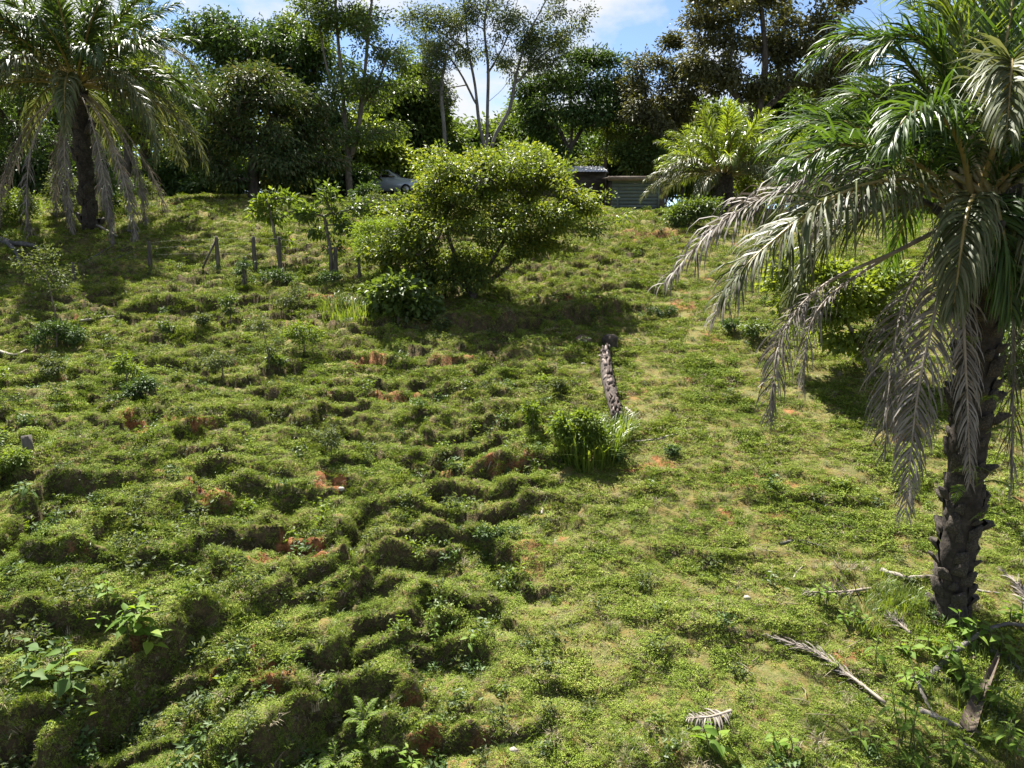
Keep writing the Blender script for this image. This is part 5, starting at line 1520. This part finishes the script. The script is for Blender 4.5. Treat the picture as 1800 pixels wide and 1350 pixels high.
# ---------------------------------------------------------------- saplings and weeds
WG = 'weeds and saplings on the pasture'
for (fu, fv), bl, tips, per, rad, ll, lw, lf, tr, lab in [
    ((102, 582), [(75, 458, 36, 22), (112, 478, 30, 24), (55, 478, 24, 22), (95, 505, 30, 20), (130, 525, 10, 14), (85, 440, 20, 10)], 60, 16, .22, .08, .036, G_WEED, .018, 'tall open grey green sapling near the left edge'),
    ((98, 612), [(100, 588, 40, 16), (75, 590, 20, 14), (125, 592, 18, 12)], 46, 45, .14, .08, .036, G_DARK, .02, 'dark low bush at the foot of the tall sapling'),
    ((92, 662), [(90, 632, 14, 18), (95, 650, 14, 10)], 20, 30, .10, .07, .03, G_WEED, .015, 'small grey weed below the dark low bush at left'),
    ((222, 676), [(220, 650, 14, 18), (228, 640, 8, 20)], 20, 30, .1, .08, .04, G_SOFT, .012, 'bright leafy weed, left one of the touching pair'),
    ((245, 705), [(248, 682, 26, 14), (235, 690, 16, 12)], 30, 34, .11, .07, .035, G_DARK, .015, 'dark leafy weed, right one of the touching pair'),
    ((388, 672), [(392, 628, 28, 16), (380, 650, 22, 14), (412, 635, 14, 12)], 40, 24, .12, .06, .026, G_WEED, .012, 'airy grey green weed in the middle of the left slope'),
    ((474, 650), [(462, 580, 12, 26), (470, 615, 12, 16), (455, 560, 8, 12)], 24, 22, .11, .08, .03, G_WEED, .012, 'slender upright sapling on the left slope'),
    ((490, 650), [(488, 632, 16, 10)], 16, 34, .1, .08, .04, G_MID, .012, 'low dark weed at the foot of the slender sapling'),
    ((535, 618), [(530, 585, 28, 18), (545, 600, 18, 12), (515, 590, 14, 12)], 40, 45, .13, .065, .03, G_SOFT, .015, 'round bright green bush on the left slope'),
    ((404, 566), [(404, 525, 12, 18), (406, 545, 12, 10)], 20, 34, .12, .075, .035, G_MID, .015, 'small upright shrub below the leaning fence brace'),
    ((582, 808), [(578, 762, 16, 20), (585, 785, 18, 14)], 28, 26, .09, .055, .022, G_WEED, .01, 'pale feathery weed in the middle of the pasture'),
    ((868, 952), [(865, 936, 14, 9)], 16, 34, .07, .055, .03, G_DARK, .01, 'dark tuft of leaves on the draw in mid slope'),
    ((936, 760), [(934, 715, 9, 14), (937, 740, 9, 10)], 20, 30, .09, .075, .04, G_SOFT, .012, 'single upright sapling left of the tall grass clump'),
    ((982, 694), [(980, 676, 11, 9)], 14, 34, .09, .06, .03, G_WEED, .01, 'small weed left of the fallen palm trunk'),
    ((432, 505), [(430, 478, 12, 16)], 16, 34, .13, .08, .04, G_DARK, .015, 'dark weed around the leaning fence post'),
    ((480, 505), [(478, 488, 26, 9), (505, 492, 18, 8)], 26, 38, .13, .08, .04, G_DARK, .012, 'dark weeds standing in for the shadow at the foot of the left fence tree'),  # dark leaf colour stands for the small tree's cast shadow here
    ((585, 500), [(585, 488, 20, 9)], 20, 38, .12, .07, .035, G_DARK, .012, 'dark weeds at the foot of the right fence tree'),
    ((32, 825), [(30, 800, 26, 14), (10, 815, 20, 12)], 34, 38, .10, .055, .025, G_SOFT, .012, 'leafy weeds below the grey post stub'),
    ((305, 588), [(298, 575, 12, 9), (285, 570, 8, 8)], 16, 34, .1, .07, .035, G_MID, .01, 'small weed clump under the shaded bank at left'),
    ((345, 575), [(345, 562, 14, 9)], 14, 34, .11, .07, .035, G_WEED, .01, 'grey weed clump right of the one under the bank'),
    ((1015, 818), [(1020, 775, 34, 26), (990, 750, 28, 22), (1045, 780, 26, 24), (1030, 735, 26, 16)], 90, 34, .11, .085, .042, G_SOFT, .012, 'leafy bright weed in front of the tall grass clump'),
    ((1085, 812), [(1082, 798, 12, 9)], 14, 34, .08, .07, .035, G_DARK, .01, 'dark small weed right of the tall grass clump'),
    ((775, 585), [(775, 570, 9, 9)], 12, 34, .1, .08, .045, G_WEED, .01, 'pale weed at the edge of the big bush shadow'),
    ((525, 545), [(522, 520, 30, 14), (500, 530, 16, 10)], 26, 38, .13, .07, .03, G_WEED, .012, 'pale weeds below the fence line trees'),
    ((1155, 555), [(1155, 545, 16, 9), (1180, 550, 14, 8)], 20, 34, .12, .06, .03, G_DARK, .01, 'dark weeds on the bank right of the big bush shadow'),
    ((1175, 800), [(1178, 790, 12, 7)], 12, 34, .07, .05, .025, G_DARK, .01, 'small dark weed above the red scar right of the grass clump'),
    ((1760, 560), [(1765, 545, 20, 14)], 14, 34, .1, .07, .035, G_MID, .01, 'weed at the right edge behind the palm'),
]:
    bush('sapling' if 'sapling' in lab else 'weed', lab, 'weed' if 'sapling' not in lab else 'sapling', (fu, fv), bl, tips, per, rad, ll, lw, lf, 500 + fu, tr, group=WG, shell=0.1)


def big_leaf(name, mat, pet=0.18, wid=0.5, fold=.18, droop=.35):
    """ovate leaf with stalk, unit length along +X, face up"""
    xs = np.array([0, .10, .28, .5, .75, 1.0]) * (1 - pet) + pet
    w_ = np.array([.04, .62, 1.0, .92, .5, .02]) * wid * .5
    zc = -droop * (xs ** 2) * .6
    mid_ = np.stack([xs, 0 * xs, zc], 1)
    Lf = mid_ + np.stack([0 * xs, w_, w_ * fold * 2], 1); Rt = mid_ + np.stack([0 * xs, -w_, w_ * fold * 2], 1)
    V = np.concatenate([Lf, mid_, Rt, [[0, .012, 0], [0, -.012, 0], [pet, -.012, zc[0]], [pet, .012, zc[0]]]])
    k = np.arange(5)
    Q = np.concatenate([np.stack([k, 6 + k, 6 + k + 1, k + 1], 1), np.stack([6 + k, 12 + k, 12 + k + 1, 6 + k + 1], 1), [[18, 19, 20, 21]]])
    return mesh_np(name, V, [Q], [mat], {'v': np.full(len(V), .5)}, smooth=True)


G_BIGL = leaf_mat('broad_leaf_bright', [(0.075, 0.135, 0.018), (0.11, 0.18, 0.026), (0.16, 0.22, 0.034)], trans=0.4, rough=0.6, spec=0.15, objrand=1.0, tcol=(1.6, 1.6, .5))
G_BIGL2 = leaf_mat('broad_leaf_pale', [(0.05, 0.095, 0.024), (0.07, 0.12, 0.03), (0.095, 0.145, 0.04)], trans=0.35, rough=0.6, spec=0.15, objrand=1.0, tcol=(1.6, 1.6, .6))
M_STEM = plain_mat('green_stem', [(0.05, 0.06, 0.02), (0.09, 0.10, 0.035)], 8, 0.6, 0)
LEAVES = {'b': [big_leaf('leaf', G_BIGL, wid=.46, droop=a) for a in (.2, .5, .8)], 'p': [big_leaf('leaf', G_BIGL2, wid=.62, droop=a) for a in (.2, .4, .7)], 'n': [big_leaf('leaf', G_BIGL, wid=.30, droop=a) for a in (.3, .6, .9)]}


def broad_plant(label, u, v, h, stems, per, ll, kind, seed, spread=.12):
    g = np.random.default_rng(seed)
    p = ground_at(u, v)
    h *= 1.15; ll *= 1.25
    root = thing('broadleaf_plant', label, 'plant', p, group='broad-leaved young plants on the pasture')
    for s_ in range(stems):
        a = s_ * 2.4 + g.uniform(0, 1); rr = spread * math.sqrt(s_ / max(stems, 1))
        b_ = np.array([rr * math.cos(a), rr * math.sin(a), 0])
        b_[2] = float(Hfast(np.array([p[0] + b_[0]]), np.array([p[1] + b_[1]]))[0]) - p[2]
        hh = h * g.uniform(.7, 1.05)
        tip = b_ + np.array([g.normal(0, .12) * h + rr * .5 * math.cos(a), g.normal(0, .12) * h + rr * .5 * math.sin(a), hh])
        c = bez(np.array([b_ - [0, 0, .04], (b_ + tip) / 2 + g.normal(0, .02, 3), tip]), 8)
        V, Q, T = tube(c, np.linspace(.009, .004, 8), 5)
        ac = Acc(); ac.add(V, Q, T)
        link('stem', ac.mesh('stem', M_STEM, True), root)
        for k_ in range(per):
            f_ = (k_ + .8) / per
            q = np.array([np.interp(.3 + .7 * f_, np.linspace(0, 1, 8), c[:, i]) for i in range(3)])
            az = k_ * 2.39996 + g.normal(0, .25)
            size = ll * (1.0 - .55 * max(f_ - .55, 0) / .45) * g.uniform(.75, 1.15)
            link('leaf', LEAVES[kind][int(g.integers(0, 3))], root, loc=q, rot=(g.normal(0, .25), -(0.05 + .75 * max(f_ - .6, 0) / .4) + g.normal(.05, .15), az), scale=(size, size * g.uniform(.85, 1.15), size))


for i, (lab, u, v, h, st, per, ll, kind) in enumerate([
    ('leafy young plant on the mound above the larger clump at left', 185, 1062, .28, 3, 8, .13, 'b'),
    ('large clump of bright broad leaves on the gully edge at left', 245, 1125, .34, 5, 8, .19, 'b'),
    ('pale broad-leaved plant near the left edge beside the gully', 62, 1215, .32, 2, 8, .16, 'p'),
    ('small pale broad-leaved plant right of the one near the left edge', 128, 1222, .28, 2, 6, .15, 'p'),
    ('light green plant spreading above two pale plants at left', 110, 1185, .22, 1, 6, .18, 'b'),
    ('bold broad-leaved seedling beside the small dead frond at bottom', 1262, 1335, .34, 2, 6, .20, 'b'),
    ('tallest leafy plant at the lower right, pale tips', 1598, 1320, .55, 4, 10, .15, 'n'),
    ('leafy plant right of the tallest one at lower right', 1668, 1340, .34, 3, 8, .15, 'n'),
    ('small plant with pale flat leaves left of the palm shade', 1543, 1172, .30, 1, 9, .13, 'n'),
    ('leafy plant in the palm shade, straight below the trunk', 1648, 1165, .36, 3, 8, .16, 'b'),
    ('leafy plant in the palm shade, right of the trunk foot', 1705, 1128, .32, 3, 8, .17, 'b'),
    ('leafy plant beside the brown spathe', 1722, 1238, .30, 2, 8, .15, 'b'),
    ('small leafy plant near the bottom edge, right of the bold seedling', 1385, 1335, .30, 2, 7, .11, 'b'),
    ('dark green seedling on the draw near the bottom', 825, 1145, .22, 1, 7, .13, 'b'),
    ('leafy plant beside the frond with upright leaflets', 1452, 1062, .30, 2, 9, .10, 'b'),
    ('bright small plant at the bottom below the long grey frond', 1525, 1318, .24, 3, 7, .12, 'n'),
    ('tiny bright seedling on the red soil scar', 512, 985, .10, 1, 6, .07, 'b'),
    ('pale seedling on the terrace at the left edge', 45, 868, .18, 2, 6, .12, 'p'),
    ('bright plant at the bottom edge right of the ferns', 715, 1350, .24, 3, 8, .13, 'n'),
    ('yellow green weed on the terrace edge, lower middle', 762, 1120, .30, 3, 9, .08, 'n'),
    ('leafy plant at the bottom right under the broken stalk', 1600, 1350, .26, 3, 8, .12, 'n'),
    ('small leafy plant between the trunk foot and the pale-leaved plant', 1600, 1160, .22, 2, 7, .12, 'b'),
    ('little plant on the open turf left of the nearest palm', 1260, 1062, .10, 1, 6, .06, 'b'),
    ('leafy plant in deep shade between the arching stalk and the trunk', 1755, 1150, .34, 3, 8, .15, 'b'),
    ('leafy plant at the right edge above the arching stalk', 1785, 1100, .34, 3, 8, .15, 'b'),
    ('leafy plant under the arching dead stalk', 1690, 1205, .26, 3, 8, .13, 'b'),
    ('narrow-leaved plant below the brown spathe at the right edge', 1770, 1260, .34, 3, 9, .14, 'n'),
    ('narrow-leaved plant in the lower right corner', 1770, 1335, .36, 4, 9, .14, 'n'),
    ('leafy plant left of the arching dead stalk', 1600, 1215, .24, 3, 7, .12, 'b'),
    ('weedy plant in front of the grass tufts near the palm', 1500, 1105, .22, 3, 8, .09, 'b'),
    ('low green seedling on the turf in the lower middle', 930, 1035, .10, 2, 6, .07, 'b')]):
    broad_plant(lab, u, v, h, st, per, ll, kind, 700 + i)

# ferns
G_FERN = leaf_mat('fern_leaflet', [(0.07, 0.12, 0.018), (0.10, 0.155, 0.025), (0.14, 0.19, 0.032)], trans=0.35, rough=0.7, spec=0.12)
for i, (lab, u, v, n, ln) in enumerate([('light green fern near the bottom edge, upper one', 640, 1275, 9, .32), ('light green fern at the bottom edge, lower left one', 590, 1345, 10, .34), ('small light green fern between the lower two', 655, 1330, 6, .35),
                                        ('climbing fern on the trunk of the nearest palm', -1, -1, 9, .5)]):
    g = np.random.default_rng(800 + i)
    p = ground_at(u, v) if u > 0 else footR + np.array([-.05, -.3, 2.3])
    root = thing('fern', lab, 'fern', p, group='ferns')
    for k_ in range(n):
        az = k_ * 2.4 + g.uniform(0, .5)
        st = np.zeros(3)
        if u < 0:
            az = -1.57 + g.normal(0, 1.0); st = np.array([g.normal(0, .16), 0.02, g.uniform(-1.2, 1.3)])
        add_frond(root, np.zeros(3), arc_pts(st, az, .9 + g.normal(0, .2), ln * g.uniform(.7, 1.1), 1.5), G_FERN, M_STEM, g, nc=12, r0=.005, n=22, L_=.085 * ln / .42, w=.016, droop=.08, start=.12, spread=.1, ang=.35, tipl=.12)

# tall grass clumps
G_TALL = leaf_mat('tall_grass_blade', [(0.06, 0.10, 0.018), (0.10, 0.15, 0.025), (0.16, 0.20, 0.04)], trans=0.4, rough=0.42)
for lab, u, v, n, rf_, h0, h1, w0 in [('clump of tall bright grass at the lower end of the fallen palm trunk', 1035, 800, 420, .55, .35, .75, .026),
                                     ('tall pale grass right of the fallen trunk end', 1085, 770, 120, .25, .3, .65, .024), ('tall grass beside the glossy shrub under the big bush', 625, 545, 420, .9, .2, .5, .022),
                                     ('grass tuft in the shade left of the nearest palm foot', 1560, 1065, 260, .28, .12, .3, .010), ('grass tuft touching the foot of the nearest palm', 1600, 1060, 220, .2, .12, .3, .010), ('grass tuft left of the other tufts near the palm', 1520, 1085, 260, .3, .10, .26, .010), ('grass patch in the shade below the palm foot', 1660, 1110, 380, .42, .08, .24, .010), ('grass patch in the shade around the arching stalk', 1740, 1190, 420, .5, .08, .24, .010), ('grass patch between the long stalk and the narrow-leaved plants', 1700, 1250, 420, .5, .08, .22, .010)]:
    g = np.random.default_rng(n + u)
    V, q, t, vv = blade_arrays(n, rf_, h0, h1, w0 * .6, w0, .8, g)
    p = ground_at(u, v)
    fz = Hfast(V[:, 0] + p[0], V[:, 1] + p[1]) - p[2]
    b0 = np.repeat(fz.reshape(-1, 5)[:, 0], 5)
    V[:, 2] += b0
    o = link('grass_clump', mesh_np('grass_clump', V, [q, t], [G_TALL], {'v': vv}), loc=p, label=lab, category='grass', group='clumps of taller grass')

# small weeds, uncountable, all over the rough part of the slope
weed_coll = bpy.data.collections.new('weed_prototypes')
gw = np.random.default_rng(90)
for k in range(5):
    n = 60
    pp = gw.normal(0, .05, (n, 3)); pp[:, 2] = gw.uniform(0.0, .13, n)
    V, F, v = leaf_arrays(pp, rand_dirs(n, gw, -.1, .7), rand_dirs(n, gw, .2, 1), gw.uniform(.03, .065, n), gw.uniform(.014, .03, n), g=gw)
    weed_coll.objects.link(bpy.data.objects.new('weed_tuft_%d' % k, mesh_np('weed_tuft', V, [F], [(G_DARK, G_WEED, G_SOFT, G_MID, G_WEED)[k]], {'v': v})))
n = 2600
wy = np.exp(gw.uniform(math.log(5), math.log(34), n)); wx = gw.uniform(-1, 1, n) * (.8 * wy + 1)
kp = gw.uniform(0, 1, n) < rough_mask(wx, wy) * .85
wx, wy = wx[kp], wy[kp]
ws = gw.uniform(.4, 1.5, len(wx)) ** 1.3
scatter('small_weeds', np.stack([wx, wy, Hfast(wx, wy)], 1), gw.integers(0, 5, len(wx)), slope_rot(wx, wy, gw) * np.array([.4, .4, 1]), np.stack([ws, ws, ws], 1), weed_coll,
        label='small leafy weeds scattered all over the rough turf', category='weeds')

# longer grass in patches, straw litter and crumbs of earth: none of it countable
tuft_coll = bpy.data.collections.new('long_grass_prototypes')
for k in range(5):
    V, q, t, v = blade_arrays(34, .05, .05, .15, .004, .008, 1.0, gw)
    tuft_coll.objects.link(bpy.data.objects.new('long_grass_%d' % k, mesh_np('long_grass', V, [q, t], [G_TALL if k < 4 else M_DRY], {'v': v})))
n = 16000
wy = np.exp(gw.uniform(math.log(5), math.log(30), n)); wx = gw.uniform(-1, 1, n) * (.8 * wy + 1)
kp = gw.uniform(0, 1, n) < sst(0.1, 0.8, fbm(wx * .7, wy * .7, 171, 3)) * .8
wx, wy = wx[kp], wy[kp]
ws = gw.uniform(.45, 1.15, len(wx))
ey = np.exp(gw.uniform(math.log(5), math.log(18), 90000)); ex = gw.uniform(-1, 1, len(ey)) * (.8 * ey + 1)
eg = np.hypot(Hfast(ex + .06, ey) - Hfast(ex - .06, ey), Hfast(ex, ey + .06) - Hfast(ex, ey - .06)) / .12
kp = gw.uniform(0, 1, len(ey)) < sst(.7, 1.5, eg) * .42
ex, ey = ex[kp], ey[kp]
rr_ = np.concatenate([slope_rot(wx, wy, gw) * np.array([.4, .4, 1]), slope_rot(ex, ey, gw) * np.array([1.15, 1.15, 1])])
ws = np.concatenate([ws, gw.uniform(.25, .7, len(ex))])
wx = np.concatenate([wx, ex]); wy = np.concatenate([wy, ey])
scatter('long_grass', np.stack([wx, wy, Hfast(wx, wy)], 1), gw.integers(0, 5, len(wx)), rr_, np.stack([ws, ws, ws], 1), tuft_coll, label='patches of longer grass among the short turf', category='grass')

crumb_coll = bpy.data.collections.new('crumb_prototypes')
M_CRUMB = plain_mat('red_earth_crumb', [(0.08, 0.04, 0.022), (0.17, 0.08, 0.04), (0.26, 0.15, 0.085)], 5, 0.95, 0.3, coord='Object')
for k in range(4):
    D = rand_dirs(14, gw)
    bmv = D * (gw.uniform(.6, 1.1, 14))[:, None] * np.array([1, .85, .7])
    bm = bmesh.new()
    for q in bmv: bm.verts.new(q)
    bmesh.ops.convex_hull(bm, input=bm.verts)
    me = bpy.data.meshes.new('earth_crumb'); bm.to_mesh(me); bm.free(); me.materials.append(M_CRUMB)
    crumb_coll.objects.link(bpy.data.objects.new('earth_crumb_%d' % k, me))
n = 160000
wy = np.exp(gw.uniform(math.log(5), math.log(24), n)); wx = gw.uniform(-1, 1, n) * (.8 * wy + 1)
kp = gw.uniform(0, 1, n) < np.clip(soil_mask(wx, wy) - .3, 0, 1) * .55
wx, wy = wx[kp], wy[kp]
ws = .006 + .022 * gw.uniform(0, 1, len(wx)) ** 3
scatter('earth_crumbs', np.stack([wx, wy, Hfast(wx, wy) + ws * .2], 1), gw.integers(0, 4, len(wx)), gw.uniform(0, 6.28, (len(wx), 3)), np.stack([ws, ws, ws], 1), crumb_coll, label='crumbs of red earth on the bare scars', category='earth')

straw_coll = bpy.data.collections.new('straw_prototypes')
for k in range(4):
    c = bez(np.array([(-.5, 0, .05), (0, gw.normal(0, .08), .12), (.5, 0, .03)]), 5)
    V, Q, T = tube(c, np.linspace(.02, .008, 5), 4)
    ac = Acc(); ac.add(V, Q, T, gw.uniform(0, 1, len(V)))
    straw_coll.objects.link(bpy.data.objects.new('straw_%d' % k, ac.mesh('straw', M_DRY)))
n = 3200
wy = np.exp(gw.uniform(math.log(5), math.log(20), n)); wx = gw.uniform(-.6, 1, n) * (.8 * wy + 1)
ws = .05 + .18 * gw.uniform(0, 1, n) ** 3
near = np.hypot(wx - footR[0], wy - footR[1]) < 3.2
ws = np.where(near, ws * 1.6, ws)
scatter('straw_litter', np.stack([wx, wy, Hfast(wx, wy)], 1), gw.integers(0, 4, n), slope_rot(wx, wy, gw), np.stack([ws, ws, ws], 1), straw_coll, label='dry straw and leaf litter lying on the turf', category='litter')
